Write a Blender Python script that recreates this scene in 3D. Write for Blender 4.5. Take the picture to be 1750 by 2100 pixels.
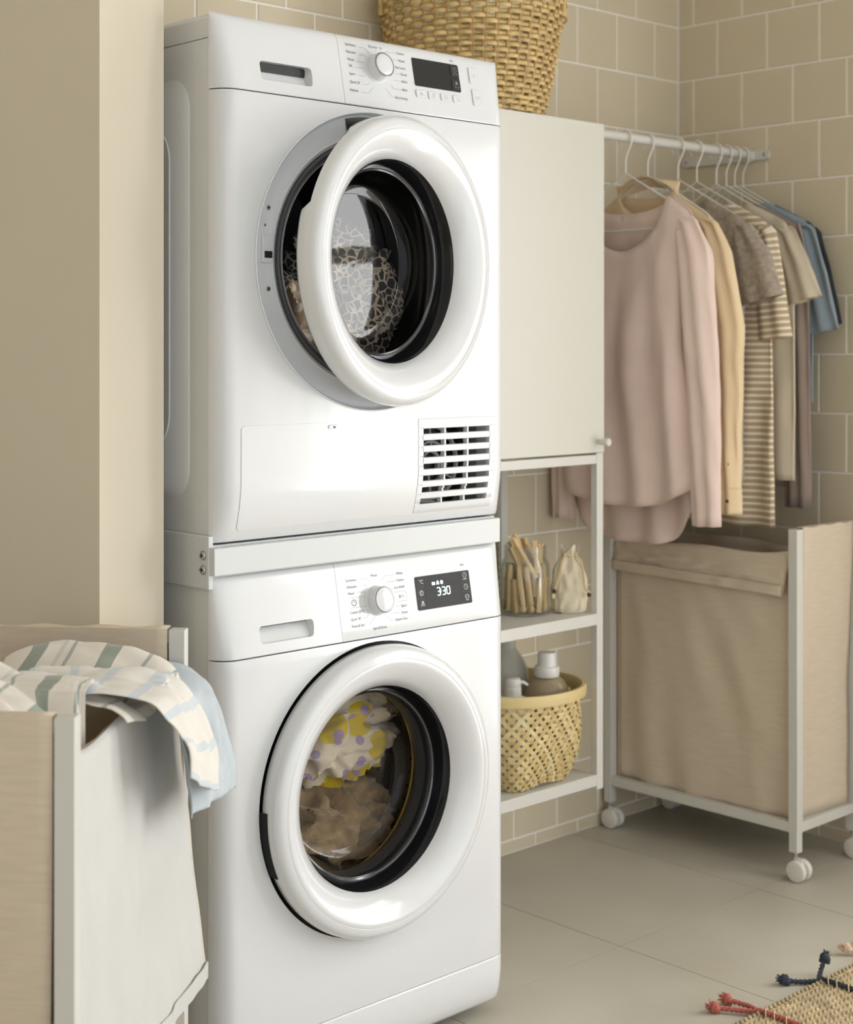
import bpy, bmesh, math, random
from mathutils import Vector, Matrix, noise
S = bpy.context.scene
for o in list(bpy.data.objects): bpy.data.objects.remove(o)
COL = S.collection
PI = math.pi
# ------------------------------------------------------------------ camera
cd = bpy.data.cameras.new('camera'); cam = bpy.data.objects.new('camera', cd); COL.objects.link(cam)
cd.sensor_fit = 'HORIZONTAL'; cd.sensor_width = 36.0; cd.lens = 36.0 * 3200 / 1750
cd.shift_y = -337 / 1750.0
cam.location = (-1.375, -1.932, 1.195)
cam.rotation_euler = (PI / 2, 0, math.radians(46.61 - 90))
cd.clip_start = .05
cd.dof.use_dof = True; cd.dof.focus_distance = 2.48; cd.dof.aperture_fstop = 6.3
S.camera = cam
# ------------------------------------------------------------------ light
w = bpy.data.worlds.new('world'); S.world = w; w.use_nodes = True
w.node_tree.nodes['Background'].inputs[0].default_value = (.925, .965, 1, 1)
w.node_tree.nodes['Background'].inputs[1].default_value = 1.27
def area(name, loc, rot, sx, sy, power, col):
    l = bpy.data.lights.new(name, 'AREA'); l.shape = 'RECTANGLE'; l.size = sx; l.size_y = sy
    l.energy = power; l.color = col
    o = bpy.data.objects.new(name, l); COL.objects.link(o); o.location = loc; o.rotation_euler = rot
    return o
area('window_daylight_offscreen', (2.12, -1.455, 1.07), (0, PI / 2, 0), 1.9, 1.6, 74, (1, .995, .985))
S.view_settings.view_transform = 'Standard'; S.view_settings.look = 'None'
S.view_settings.gamma = 1; S.view_settings.use_curve_mapping = False
S.view_settings.exposure = 0.31

# ------------------------------------------------------------------ materials
MATS = {}
def mat(name, col, rough=.5, metal=0, var=0, vscale=8, bump=0, bscale=200, stretch=(1, 1, 1), coat=0, sheen=0,
        spec=.5, trans=0, col2=None, emit=None, sss=0, uvc=False):
    if name in MATS: return MATS[name]
    m = bpy.data.materials.new(name); m.use_nodes = True; MATS[name] = m
    nt = m.node_tree; N = nt.nodes; L = nt.links; b = N['Principled BSDF']
    b.inputs['Base Color'].default_value = (*col, 1); b.inputs['Roughness'].default_value = rough
    b.inputs['Metallic'].default_value = metal; b.inputs['Coat Weight'].default_value = coat
    b.inputs['Sheen Weight'].default_value = sheen; b.inputs['Specular IOR Level'].default_value = spec
    b.inputs['Coat Roughness'].default_value = .04
    if emit:
        b.inputs['Emission Color'].default_value = (*emit[:3], 1); b.inputs['Emission Strength'].default_value = emit[3]
    tc = N.new('ShaderNodeTexCoord'); mp = N.new('ShaderNodeMapping'); mp.inputs['Scale'].default_value = stretch
    L.new(tc.outputs['UV' if uvc else 'Object'], mp.inputs[0])
    if var or col2:
        n = N.new('ShaderNodeTexNoise'); n.inputs['Scale'].default_value = vscale; n.inputs['Detail'].default_value = 5
        L.new(mp.outputs[0], n.inputs['Vector'])
        mx = N.new('ShaderNodeMix'); mx.data_type = 'RGBA'
        c2 = col2 or tuple(min(1, c * (1 + var)) for c in col); c1 = col if col2 else tuple(c * (1 - var) for c in col)
        mx.inputs[6].default_value = (*c1, 1); mx.inputs[7].default_value = (*c2, 1)
        rp = N.new('ShaderNodeMapRange'); rp.inputs[1].default_value = .3; rp.inputs[2].default_value = .7
        L.new(n.outputs[0], rp.inputs[0]); L.new(rp.outputs[0], mx.inputs[0]); L.new(mx.outputs[2], b.inputs['Base Color'])
    if bump:
        n2 = N.new('ShaderNodeTexNoise'); n2.inputs['Scale'].default_value = bscale; n2.inputs['Detail'].default_value = 3
        L.new(mp.outputs[0], n2.inputs['Vector']); bp = N.new('ShaderNodeBump'); bp.inputs['Strength'].default_value = bump
        bp.inputs['Distance'].default_value = .002
        L.new(n2.outputs[0], bp.inputs['Height']); L.new(bp.outputs[0], b.inputs['Normal'])
    if trans:
        out = N['Material Output']; t = N.new('ShaderNodeBsdfTranslucent'); t.inputs[0].default_value = (*col, 1)
        ms = N.new('ShaderNodeMixShader'); ms.inputs[0].default_value = trans
        L.new(b.outputs[0], ms.inputs[1]); L.new(t.outputs[0], ms.inputs[2]); L.new(ms.outputs[0], out.inputs[0])
    return m
def glassmat(name, tint, refl=.06, rough=.01, grazing=.8):
    m = bpy.data.materials.new(name); m.use_nodes = True; MATS[name] = m
    nt = m.node_tree; N = nt.nodes; L = nt.links; N.remove(N['Principled BSDF'])
    tr = N.new('ShaderNodeBsdfTransparent'); tr.inputs[0].default_value = (*tint, 1)
    gl = N.new('ShaderNodeBsdfGlossy'); gl.inputs['Roughness'].default_value = rough
    lw = N.new('ShaderNodeLayerWeight'); lw.inputs[0].default_value = .5
    pw = N.new('ShaderNodeMath'); pw.operation = 'POWER'; pw.inputs[1].default_value = 3
    L.new(lw.outputs['Facing'], pw.inputs[0])
    mr = N.new('ShaderNodeMapRange'); mr.inputs[3].default_value = refl; mr.inputs[4].default_value = grazing
    L.new(pw.outputs[0], mr.inputs[0])
    ms = N.new('ShaderNodeMixShader'); L.new(mr.outputs[0], ms.inputs[0]); L.new(tr.outputs[0], ms.inputs[1]); L.new(gl.outputs[0], ms.inputs[2])
    L.new(ms.outputs[0], N['Material Output'].inputs[0])
    return m
def vormat(name, base, layers, rough=.9, sheen=.2):
    """flat print: layers = (voronoi scale, feature, threshold, colour, invert); UV space"""
    m = mat(name, base, rough, sheen=sheen, bump=.15, bscale=300)
    nt = m.node_tree; N = nt.nodes; L = nt.links; b = N['Principled BSDF']
    tc = N.new('ShaderNodeTexCoord'); last = None
    for sc, feat, th, colr, inv in layers:
        v = N.new('ShaderNodeTexVoronoi'); v.feature = feat; v.inputs['Scale'].default_value = sc
        L.new(tc.outputs['Object'], v.inputs['Vector'])
        c = N.new('ShaderNodeMath'); c.operation = 'LESS_THAN' if not inv else 'GREATER_THAN'; c.inputs[1].default_value = th
        L.new(v.outputs['Distance'], c.inputs[0])
        mx = N.new('ShaderNodeMix'); mx.data_type = 'RGBA'; L.new(c.outputs[0], mx.inputs[0])
        if last: L.new(last, mx.inputs[6])
        else: mx.inputs[6].default_value = (*base, 1)
        mx.inputs[7].default_value = (*colr, 1); last = mx.outputs[2]
    L.new(last, b.inputs['Base Color'])
    return m
def stripemat(name, base, stripe, period, duty, axis=1, rough=.95, second=None):
    m = mat(name, base, rough, sheen=.25, bump=.12, bscale=260)
    nt = m.node_tree; N = nt.nodes; L = nt.links; b = N['Principled BSDF']
    tc = N.new('ShaderNodeTexCoord'); sp = N.new('ShaderNodeSeparateXYZ'); L.new(tc.outputs['UV'], sp.inputs[0])
    last = None
    for per, du, colr, off in ([(period, duty, stripe, 0)] + (second or [])):
        a = N.new('ShaderNodeMath'); a.operation = 'ADD'; a.inputs[1].default_value = off; L.new(sp.outputs[axis], a.inputs[0])
        d = N.new('ShaderNodeMath'); d.operation = 'DIVIDE'; d.inputs[1].default_value = per; L.new(a.outputs[0], d.inputs[0])
        f = N.new('ShaderNodeMath'); f.operation = 'FRACT'; L.new(d.outputs[0], f.inputs[0])
        c = N.new('ShaderNodeMath'); c.operation = 'LESS_THAN'; c.inputs[1].default_value = du; L.new(f.outputs[0], c.inputs[0])
        mx = N.new('ShaderNodeMix'); mx.data_type = 'RGBA'; L.new(c.outputs[0], mx.inputs[0])
        if last: L.new(last, mx.inputs[6])
        else: mx.inputs[6].default_value = (*base, 1)
        mx.inputs[7].default_value = (*colr, 1); last = mx.outputs[2]
    L.new(last, b.inputs['Base Color'])
    return m
WHITE = mat('white_enamel', (.70, .705, .71), .22, coat=.35)
WHITE2 = mat('white_plastic', (.71, .715, .72), .16, coat=.6)
SIDE = mat('white_sheet_metal', (.72, .73, .72), .42)
KIT = mat('powder_coated_steel', (.63, .645, .64), .45)
SILVER = mat('silver_plastic', (.73, .75, .78), .28, coat=.3)
CHROME = mat('chrome', (.62, .63, .65), .18, metal=1)
STEEL = mat('screw_steel', (.5, .51, .52), .3, metal=1)
RUBBER = mat('dark_rubber', (.045, .046, .055), .33, spec=.6)
BLACK = mat('black_gloss', (.008, .008, .009), .10, spec=.3)
DARKP = mat('black_plastic', (.012, .012, .013), .4)
VOID = mat('dark_interior', (.01, .01, .01), .9)
PRINT = mat('grey_print', (.09, .09, .095), .6)
PRINTL = mat('pale_print', (.36, .36, .37), .6)
PRINTW = mat('white_print', (.75, .76, .8), .6)
LEDM = mat('display_light', (.8, .95, 1), .5, emit=(.62, .92, 1, 2.2))
GLASS = glassmat('smoked_door_glass', (.90, .88, .84), .021, .01, .5)
CLEAR = glassmat('clear_glass', (.93, .95, .94), .05, .02, .55)
TILE = mat('beige_ceramic_tile', (.65, .57, .42), .42, var=.05, vscale=2.5, spec=.4)
GROUT = mat('pale_grout', (.90, .86, .80), .9)
PAINT = mat('beige_wall_paint', (.72, .645, .515), .85, var=.02, vscale=2)
CEIL = mat('white_ceiling_paint', (.8, .78, .74), .9)
FTILE = mat('greige_stone_tile', (.46, .425, .345), .42, col2=(.56, .525, .445), vscale=2.2, bump=.05, bscale=60)
FGROUT = mat('brown_grout', (.30, .25, .19), .9)
CREAM = mat('cream_lacquer', (.64, .62, .55), .45)
FRAMEW = mat('white_powder_coat', (.64, .625, .575), .4)
LINEN = mat('beige_linen', (.78, .665, .515), .95, var=.055, vscale=22, stretch=(1, 1, 9), bump=.3, bscale=300, trans=.18)
LINENS = mat('tan_bias_binding', (.50, .36, .245), .95, bump=.3)
OFFWHITE = mat('off_white_cloth', (.58, .57, .545), .95, var=.03, vscale=10, bump=.2, bscale=250)
WICKER = mat('golden_wicker', (.62, .45, .19), .5, var=.28, vscale=30, bump=.3, bscale=150)
WICKER2 = mat('brown_wicker_stake', (.42, .255, .10), .55, var=.2, vscale=20)
BAMBOO = [mat('bamboo_strip_%s' % k, c, .5, var=.08, vscale=30) for k, c in
          dict(pale=(.68, .53, .26), honey=(.60, .44, .19), straw=(.73, .60, .32)).items()]
BAMRIM = mat('bamboo_rim', (.66, .51, .24), .45, var=.06, vscale=12)
WOODP = [mat('peg_wood_%s' % k, c, .6, var=.1, vscale=40) for k, c in dict(light=(.76, .53, .27), tan=(.64, .42, .19)).items()]
COTTON = mat('raw_cotton', (.66, .58, .43), .95, var=.06, vscale=20, bump=.3, bscale=220, sheen=.2)
CORD = mat('cotton_cord', (.68, .54, .32), .9)
BEADD = mat('brown_bead', (.06, .022, .012), .3)
JUTE = mat('jute', (.43, .335, .195), .85, var=.3, vscale=40, bump=.3, bscale=200)
PLW = mat('white_bottle_plastic', (.72, .70, .66), .35)

# ------------------------------------------------------------------ mesh helpers
ORG = {}
class MB:
    def __init__(s): s.v = []; s.f = []; s.uv = []
    def add(s, vs, fs, uv=None):
        b = len(s.v); s.v += [tuple(p) for p in vs]; s.f += [tuple(i + b for i in f) for f in fs]
        s.uv += uv if uv else [(p[0], p[2]) for p in vs]
        return s
    def box(s, x0, x1, y0, y1, z0, z1):
        return s.add([(x0, y0, z0), (x1, y0, z0), (x1, y1, z0), (x0, y1, z0), (x0, y0, z1), (x1, y0, z1), (x1, y1, z1), (x0, y1, z1)],
                     [(0, 3, 2, 1), (4, 5, 6, 7), (0, 1, 5, 4), (1, 2, 6, 5), (2, 3, 7, 6), (3, 0, 4, 7)])
    def grid(s, rows, closed=False, uv=None, cap0=False, cap1=False):
        n = len(rows[0]); vs = [p for r in rows for p in r]; fs = []
        for i in range(len(rows) - 1):
            for j in range(n if closed else n - 1):
                k = (j + 1) % n
                fs.append((i * n + j, i * n + k, (i + 1) * n + k, (i + 1) * n + j))
        if cap0: fs.append(tuple(range(n))[::-1])
        if cap1: fs.append(tuple((len(rows) - 1) * n + j for j in range(n)))
        return s.add(vs, fs, [q for r in uv for q in r] if uv else None)
    def tube(s, path, r, n=8, closed=False, flat=1.0, caps=True):
        P = [Vector(p) for p in path]; rows = []; up = Vector((0, 0, 1)); prev = None
        for i, p in enumerate(P):
            a = P[(i - 1) % len(P)] if (closed or i > 0) else p; b = P[(i + 1) % len(P)] if (closed or i < len(P) - 1) else p
            t = (b - a).normalized()
            if prev is None:
                q = t.cross(up)
                if q.length < .05: q = t.cross(Vector((0, 1, 0)))
            else:
                q = prev - t * prev.dot(t)
            q.normalize(); prev = q; u = q.cross(t)
            rr = r[i] if isinstance(r, (list, tuple)) else r
            rows.append([p + q * math.cos(2 * PI * k / n) * rr * flat + u * math.sin(2 * PI * k / n) * rr for k in range(n)])
        if closed: rows.append(rows[0])
        return s.grid(rows, True, cap0=caps and not closed, cap1=caps and not closed)
    def lathe(s, prof, c=(0, 0, 0), axis='z', n=48, a0=0, a1=2 * PI, sx=1, sy=1):
        """prof (r,h); axis z: h up; axis y: h along +y, circle in xz"""
        full = abs(a1 - a0 - 2 * PI) < 1e-6; rows = []
        for r, h in prof:
            row = []
            for k in range(n if full else n + 1):
                a = a0 + (a1 - a0) * k / n
                if axis == 'z': row.append((c[0] + r * math.cos(a) * sx, c[1] + r * math.sin(a) * sy, c[2] + h))
                elif axis == 'y': row.append((c[0] + r * math.cos(a), c[1] + h, c[2] + r * math.sin(a)))
                else: row.append((c[0] + h, c[1] + r * math.cos(a), c[2] + r * math.sin(a)))
            rows.append(row)
        return s.grid(rows, full)
    def strokes(s, pts, wd, fn, closed=False):
        """flat line print on a surface; fn(x,z) -> 3d"""
        P = list(pts) + ([pts[0]] if closed else [])
        for (x0, z0), (x1, z1) in zip(P, P[1:]):
            dx, dz = x1 - x0, z1 - z0; l = math.hypot(dx, dz) or 1e-6; nx, nz = -dz / l * wd / 2, dx / l * wd / 2
            s.add([fn(x0 + nx, z0 + nz), fn(x0 - nx, z0 - nz), fn(x1 - nx, z1 - nz), fn(x1 + nx, z1 + nz)], [(0, 1, 2, 3)])
        return s
    def text(s, body, x, z, size, fn, align='LEFT', sxx=1.0):
        cu = bpy.data.curves.new('t', 'FONT'); cu.body = body; cu.size = size; cu.align_x = align; cu.align_y = 'CENTER'
        cu.resolution_u = 3
        ob = bpy.data.objects.new('t', cu); COL.objects.link(ob); dg = bpy.context.evaluated_depsgraph_get()
        me = bpy.data.meshes.new_from_object(ob.evaluated_get(dg))
        s.add([fn(x + v.co.x * sxx, z + v.co.y) for v in me.vertices], [tuple(p.vertices) for p in me.polygons])
        bpy.data.objects.remove(ob); bpy.data.curves.remove(cu); bpy.data.meshes.remove(me)
        return s
    def mesh(s, name, off=(0, 0, 0), smooth=True, sharp=38, merge=False):
        me = bpy.data.meshes.new(name)
        me.from_pydata([(p[0] - off[0], p[1] - off[1], p[2] - off[2]) for p in s.v], [], s.f)
        ul = me.uv_layers.new(name='UVMap')
        for lp in me.loops: ul.data[lp.index].uv = s.uv[lp.vertex_index]
        bm = bmesh.new(); bm.from_mesh(me)
        if merge: bmesh.ops.remove_doubles(bm, verts=bm.verts, dist=1e-5)
        bmesh.ops.recalc_face_normals(bm, faces=bm.faces); bm.to_mesh(me); bm.free()
        if smooth:
            for p in me.polygons: p.use_smooth = True
            me.set_sharp_from_angle(angle=math.radians(sharp))
        return me
    def build(s, name, m, parent=None, smooth=True, bevel=0, sharp=38, solid=0, sub=0, merge=False):
        root = parent
        while root is not None and root.parent is not None: root = root.parent
        off = ORG.get(root.name, (0, 0, 0)) if root is not None else (0, 0, 0)
        ob = bpy.data.objects.new(name, s.mesh(name, off, smooth, sharp, merge)); COL.objects.link(ob)
        if m: ob.data.materials.append(m)
        if parent is not None: ob.parent = parent
        if solid:
            md = ob.modifiers.new('solid', 'SOLIDIFY'); md.thickness = solid; md.offset = 0
        if bevel:
            md = ob.modifiers.new('bevel', 'BEVEL'); md.width = bevel; md.segments = 2; md.limit_method = 'ANGLE'
        if sub:
            md = ob.modifiers.new('sub', 'SUBSURF'); md.levels = sub; md.render_levels = sub
        return ob
def tag(o, label, cat, group=None, kind=None):
    if label: o['label'] = label
    if cat: o['category'] = cat
    if group: o['group'] = group
    if kind: o['kind'] = kind
    return o
def thing(name, label, cat, loc=(0, 0, 0), rotz=0, group=None, local=False):
    o = bpy.data.objects.new(name, None); COL.objects.link(o); o.location = loc; o.rotation_euler = (0, 0, rotz)
    o.empty_display_size = .05
    if not local: ORG[o.name] = tuple(loc)
    return tag(o, label, cat, group)
def bake(ob):
    dg = bpy.context.evaluated_depsgraph_get(); me = bpy.data.meshes.new_from_object(ob.evaluated_get(dg))
    ob.modifiers.clear(); old = ob.data; ob.data = me; bpy.data.meshes.remove(old)
    return ob
def cut(ob, cutters):
    """subtract closed meshes (MB in the object's world frame) from ob"""
    tmp = []
    root = ob
    while root.parent is not None: root = root.parent
    off = ORG.get(root.name, (0, 0, 0)); bpy.context.view_layer.update()
    for mb in cutters:
        c = bpy.data.objects.new('cutter', mb.mesh('cutter', (0, 0, 0), False, merge=True)); COL.objects.link(c); tmp.append(c)
        md = ob.modifiers.new('cut', 'BOOLEAN'); md.operation = 'DIFFERENCE'; md.object = c; md.solver = 'EXACT'
    bpy.context.view_layer.update(); bake(ob)
    for p in ob.data.polygons: p.use_smooth = True
    ob.data.set_sharp_from_angle(angle=math.radians(30))
    for c in tmp: bpy.data.objects.remove(c)
    return ob
def rrect(x0, x1, z0, z1, r, n=5):
    pts = []
    for cx, cz, a in ((x1 - r, z1 - r, 0), (x0 + r, z1 - r, PI / 2), (x0 + r, z0 + r, PI), (x1 - r, z0 + r, 1.5 * PI)):
        for k in range(n + 1): pts.append((cx + r * math.cos(a + k / n * PI / 2), cz + r * math.sin(a + k / n * PI / 2)))
    return pts
def prism_y(pts, fn0, fn1):
    """closed solid between two sheets; pts (x,z)"""
    mb = MB(); mb.grid([[fn0(x, z) for x, z in pts], [fn1(x, z) for x, z in pts]], True, cap0=True, cap1=True)
    return mb
def sm(t): t = max(0, min(1, t)); return t * t * (3 - 2 * t)
def lerpt(tab, x):
    if x <= tab[0][0]: return tab[0][1]
    for (a, b), (c, d) in zip(tab, tab[1:]):
        if x <= c: return b + (d - b) * (x - a) / (c - a)
    return tab[-1][1]
nz = lambda x, y, z: noise.noise(Vector((x, y, z)))

# ================================================================== SETTING
BY, RX = .610, 1.946        # finished tile faces of the back wall and the right wall
def struct(name, mb, m, **k):
    o = mb.build(name, m, None, **k); o['kind'] = 'structure'; return o
fl = struct('floor', MB().box(-3.2, 2.1, -3.6, .75, -.06, -.0025), FGROUT, smooth=False)
for i in range(-9, 3):
    for j in range(-6, 2):
        x0, x1 = 1.046 + .4775 * i, 1.046 + .4775 * (i + 1); y0, y1 = .066 + .6 * j, .066 + .6 * (j + 1)
        x0, x1, y0, y1 = max(x0, -3.2), min(x1, 1.95), max(y0, -3.6), min(y1, .614)
        if x1 - x0 < .02 or y1 - y0 < .02: continue
        MB().box(x0 + .001, x1 - .001, y0 + .001, y1 - .001, -.012, 0).build('floor_tile', FTILE, fl, smooth=False)
wb = struct('wall_back', MB().box(-3.2, 2.1, BY + .0022, .75, 0, 2.55), GROUT, smooth=False)
WY0, WY1, WZ0, WZ1 = -2.25, -.66, .12, 2.02
wr = struct('wall_right', MB().box(RX + .0022, 2.1, WY1, .75, 0, 2.55).box(RX + .0022, 2.1, -3.6, WY0, 0, 2.55)
            .box(RX + .0022, 2.1, WY0, WY1, 0, WZ0).box(RX + .0022, 2.1, WY0, WY1, WZ1, 2.55), GROUT, smooth=False)
tcache = {}
def tile_mesh(wd, h):
    k = (round(wd, 4), round(h, 4))
    if k not in tcache:
        b = .0016; mb = MB()
        mb.add([(0, .009, 0), (wd, .009, 0), (wd, .009, h), (0, .009, h), (0, b, 0), (wd, b, 0), (wd, b, h), (0, b, h),
                (b, 0, b), (wd - b, 0, b), (wd - b, 0, h - b), (b, 0, h - b)],
               [(8, 9, 10, 11), (4, 5, 9, 8), (5, 6, 10, 9), (6, 7, 11, 10), (7, 4, 8, 11), (0, 1, 5, 4), (1, 2, 6, 5), (2, 3, 7, 6), (3, 0, 4, 7)])
        tcache[k] = mb.mesh('wall_tile', smooth=False); tcache[k].materials.append(TILE)
    return tcache[k]
G = .0022
def lay(parent, lo, hi, ja, place):
    zs = [max(0, 1.8965 + .1435 * k) for k in range(-14, 6)]
    for r in range(len(zs) - 1):
        z0, z1 = zs[r], min(zs[r + 1], 2.55)
        if z1 - z0 < .01: continue
        a = ja + (.076 if (r % 2) else 0)      # row 13 starts at 1.753
        k0 = math.floor((lo - a) / .152)
        for k in range(k0, k0 + 40):
            p0, p1 = max(lo, a + k * .152), min(hi, a + (k + 1) * .152)
            if p1 - p0 < .008: continue
            if p1 < hi and hi - p1 < .03: p1 = hi
            elif p1 == hi and p1 - p0 < .03: continue
            ob = bpy.data.objects.new('wall_tile', tile_mesh(p1 - p0 - 2 * G, z1 - z0 - 2 * G)); COL.objects.link(ob); ob.parent = parent
            place(ob, p0 + G, p1 - G, z0 + G)
def pb(ob, a, b, z): ob.location = (a, BY, z)
def pr(ob, a, b, z): ob.location = (RX, b, z); ob.rotation_euler = (0, 0, -PI / 2)
lay(wb, -.02, RX, 1.467 + .076, pb)
lay(wr, -.44, BY, .409 + .076, pr)
struct('wall_left', MB().box(-.1335, -.020, .090, BY + .003, 0, 2.55), PAINT, smooth=False)
struct('wall_far_added', MB().box(-3.3, -3.2, -3.6, .75, 0, 2.55), PAINT, smooth=False)  # unseen wall, added to cut the fill light from the left
struct('ceiling', MB().box(-3.2, 2.1, -3.6, .75, 2.55, 2.62), CEIL, smooth=False)
wn = MB()
for a in (WY0, WY1 - .05): wn.box(1.99, 2.05, a, a + .05, WZ0, WZ1)
for a in (WZ0, WZ1 - .05): wn.box(1.99, 2.05, WY0, WY1, a, a + .05)
wn.box(1.995, 2.045, WY0, WY1, 1.44, 1.48)
struct('window_1', wn, mat('white_window_paint', (.82, .82, .8), .4), smooth=False)
# ================================================================== MACHINES
X0, XR, CR, SY, YB = .0235, .654, .033, .034, .575
MCX = (X0 + XR) / 2
def section(yo, xa=X0, xb=XR):
    """front outline of a panel at one height from x=xa to x=xb, closed at the back on y=SY"""
    p = []
    dy = SY - yo
    if xa <= X0 + 1e-6:
        p += [(X0 + CR - CR * math.cos(t), SY - dy * math.sin(t)) for t in [k / 7 * PI / 2 for k in range(8)]]
        s = X0 + CR
    else:
        p += [(xa, SY), (xa, yo)]; s = xa
    e = XR - CR if xb >= XR - 1e-6 else xb
    for k in range(1, 12): p.append((s + (e - s) * k / 12, yo))
    if xb >= XR - 1e-6:
        p += [(XR - CR + CR * math.sin(t), SY - dy * math.cos(t)) for t in [k / 7 * PI / 2 for k in range(8)]]
    else:
        p += [(xb, yo), (xb, SY)]
    return p
def loft(levels, xa=X0, xb=XR):
    mb = MB(); mb.grid([[(x, y, z) for x, y in section(yo, xa, xb)] for z, yo in levels], True, cap0=True, cap1=True)
    return mb
def shell(z0, z1, name, root, m=SIDE):
    t = .012; mb = MB(); y0 = SY + .0006
    mb.box(X0 + .0012, X0 + t, y0, YB, z0, z1).box(XR - t, XR - .0012, y0, YB, z0, z1)
    mb.box(X0 + t, XR - t, y0, YB, z0, z0 + t).box(X0 + t, XR - t, y0, YB, z1 - t, z1).box(X0 + t, XR - t, YB - t, YB, z0 + t, z1 - t)
    return mb.build(name, m, root, smooth=False)
def plate(x0, x1, z0, z1, r, yo, proud, back, n=5, rows=14):
    """thin raised plate that follows the front curve yo(z)"""
    zs = sorted(set([z0 + (z1 - z0) * k / rows for k in range(rows + 1)] + [z0 + r * (1 - math.cos(k / n * PI / 2)) for k in range(n + 1)] + [z1 - r * (1 - math.cos(k / n * PI / 2)) for k in range(n + 1)]))
    def inset(z):
        d = min(z - z0, z1 - z)
        return 0 if d >= r else r - math.sqrt(max(0, r * r - (r - d) ** 2))
    mb = MB()
    L = [(x0 + inset(z), z) for z in zs]; Rr = [(x1 - inset(z), z) for z in zs]
    f = [[(a[0] + (b[0] - a[0]) * k / 6, yo(a[1]) - proud, a[1]) for k in range(7)] for a, b in zip(L, Rr)]
    b_ = [[(p[0], p[1] + back, p[2]) for p in row] for row in f]
    mb.grid(f).grid([r_[::-1] for r_ in b_])
    for q in range(len(f) - 1):
        mb.add([f[q][0], b_[q][0], b_[q + 1][0], f[q + 1][0]], [(0, 1, 2, 3)])
        mb.add([f[q][6], f[q + 1][6], b_[q + 1][6], b_[q][6]], [(0, 1, 2, 3)])
    mb.grid([f[0], b_[0]]); mb.grid([f[-1], b_[-1]])
    return mb
def panel_fn(zb, h=.108, t=.022): return lambda z: t * (z - zb) / h
def onp(yp, off): return lambda x, z: (x, yp(z) - off, z)
def knob(root, x, z, yp):
    y = yp(z); an = math.atan(.022 / .108)
    def tl(mb):   # tilt about the knob base
        c, s_ = math.cos(an), math.sin(an); o = []
        for p in mb.v:
            dy, dz = p[1], p[2]; o.append((x + p[0], y + dy * c + dz * s_, z - dy * s_ + dz * c))
        mb.v = o; return mb
    k = tl(MB().lathe([(.0245, .0005), (.0245, -.001), (.0228, -.003), (.0222, -.019), (.0212, -.0212), (.019, -.0222)], axis='y', n=56)).build('knob', WHITE2, root)
    tl(MB().lathe([(.0252, .0002), (.0252, -.0008), (.0243, -.0012)], axis='y', n=48)).build('knob_collar', SILVER, k)
    tl(MB().lathe([(.0212, -.0214), (.0200, -.0226), (.0182, -.0226), (.0178, -.0214)], axis='y', n=56)).build('knob_ring', mat('grey_knob_ring', (.30, .31, .33), .35, metal=.6), k)
    tl(MB().lathe([(.0182, -.0222), (.0175, -.0226), (0, -.0226)], axis='y', n=48)).build('knob_cap', WHITE2, k)
    return k
def screw(root, c, axis, r=.0045, m=STEEL):
    d = -1
    h = MB().lathe([(r, 0), (r, d * r * .25), (r * .8, d * r * .5), (0, d * r * .55)], c, axis, 18).build('screw', m, root)
    mb = MB(); q = r * .5; t = r * .13
    if axis == 'y':
        for dx, dz in ((q, t), (t, q)): mb.box(c[0] - dx, c[0] + dx, c[1] - r * .6, c[1] - r * .5, c[2] - dz, c[2] + dz)
    else:
        for dx, dz in ((q, t), (t, q)): mb.box(c[0] - r * .6, c[0] - r * .5, c[1] - dx, c[1] + dx, c[2] - dz, c[2] + dz)
    mb.build('cross_slot', DARKP, h, smooth=False)
def circle(x, z, r, n=20, a0=0, a1=2 * PI): return [(x + r * math.cos(a0 + (a1 - a0) * k / n), z + r * math.sin(a0 + (a1 - a0) * k / n)) for k in range(n + 1)]
def ic_power(mb, x, z, r, wd, fn):
    mb.strokes(circle(x, z, r, 18, PI * .5 + .45, PI * 2.5 - .45), wd, fn); mb.strokes([(x, z), (x, z + r * 1.15)], wd, fn)
def ic_play(mb, x, z, r, wd, fn, fill=False):
    if fill: mb.add([fn(x - r, z - r), fn(x - r, z + r), fn(x + r * .5, z)], [(0, 2, 1)])
    else: mb.strokes([(x - r, z - r), (x - r, z + r), (x + r * .5, z)], wd, fn, True)
    for q in (1.1, 1.8): mb.strokes([(x + r * q, z - r), (x + r * q, z + r)], wd, fn)
def ic_sun(mb, x, z, r, wd, fn):
    for k in range(8):
        a = k * PI / 4; mb.strokes([(x + r * .5 * math.cos(a), z + r * .5 * math.sin(a)), (x + r * math.cos(a), z + r * math.sin(a))], wd, fn)
    mb.strokes(circle(x, z, r * .28, 8), wd, fn)
def ic_clock(mb, x, z, r, wd, fn):
    mb.strokes(circle(x, z, r, 16), wd, fn); mb.strokes([(x, z + r * .6), (x, z), (x + r * .45, z - r * .2)], wd, fn)
def ic_bell(mb, x, z, r, wd, fn):
    mb.strokes([(x - r, z - r * .7), (x - r * .7, z - r * .3), (x - r * .6, z + r * .5), (x, z + r), (x + r * .6, z + r * .5), (x + r * .7, z - r * .3), (x + r, z - r * .7)], wd, fn, True)
    mb.strokes([(x - r * .25, z - r * 1.0), (x + r * .25, z - r * 1.0)], wd, fn)
def ic_shirt(mb, x, z, r, wd, fn):
    mb.strokes([(x - r * .5, z - r), (x - r * .5, z + r * .2), (x - r, z), (x - r * .8, z + r * .8), (x - r * .3, z + r), (x, z + r * .7), (x + r * .3, z + r), (x + r * .8, z + r * .8), (x + r, z), (x + r * .5, z + r * .2), (x + r * .5, z - r)], wd, fn, True)
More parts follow.
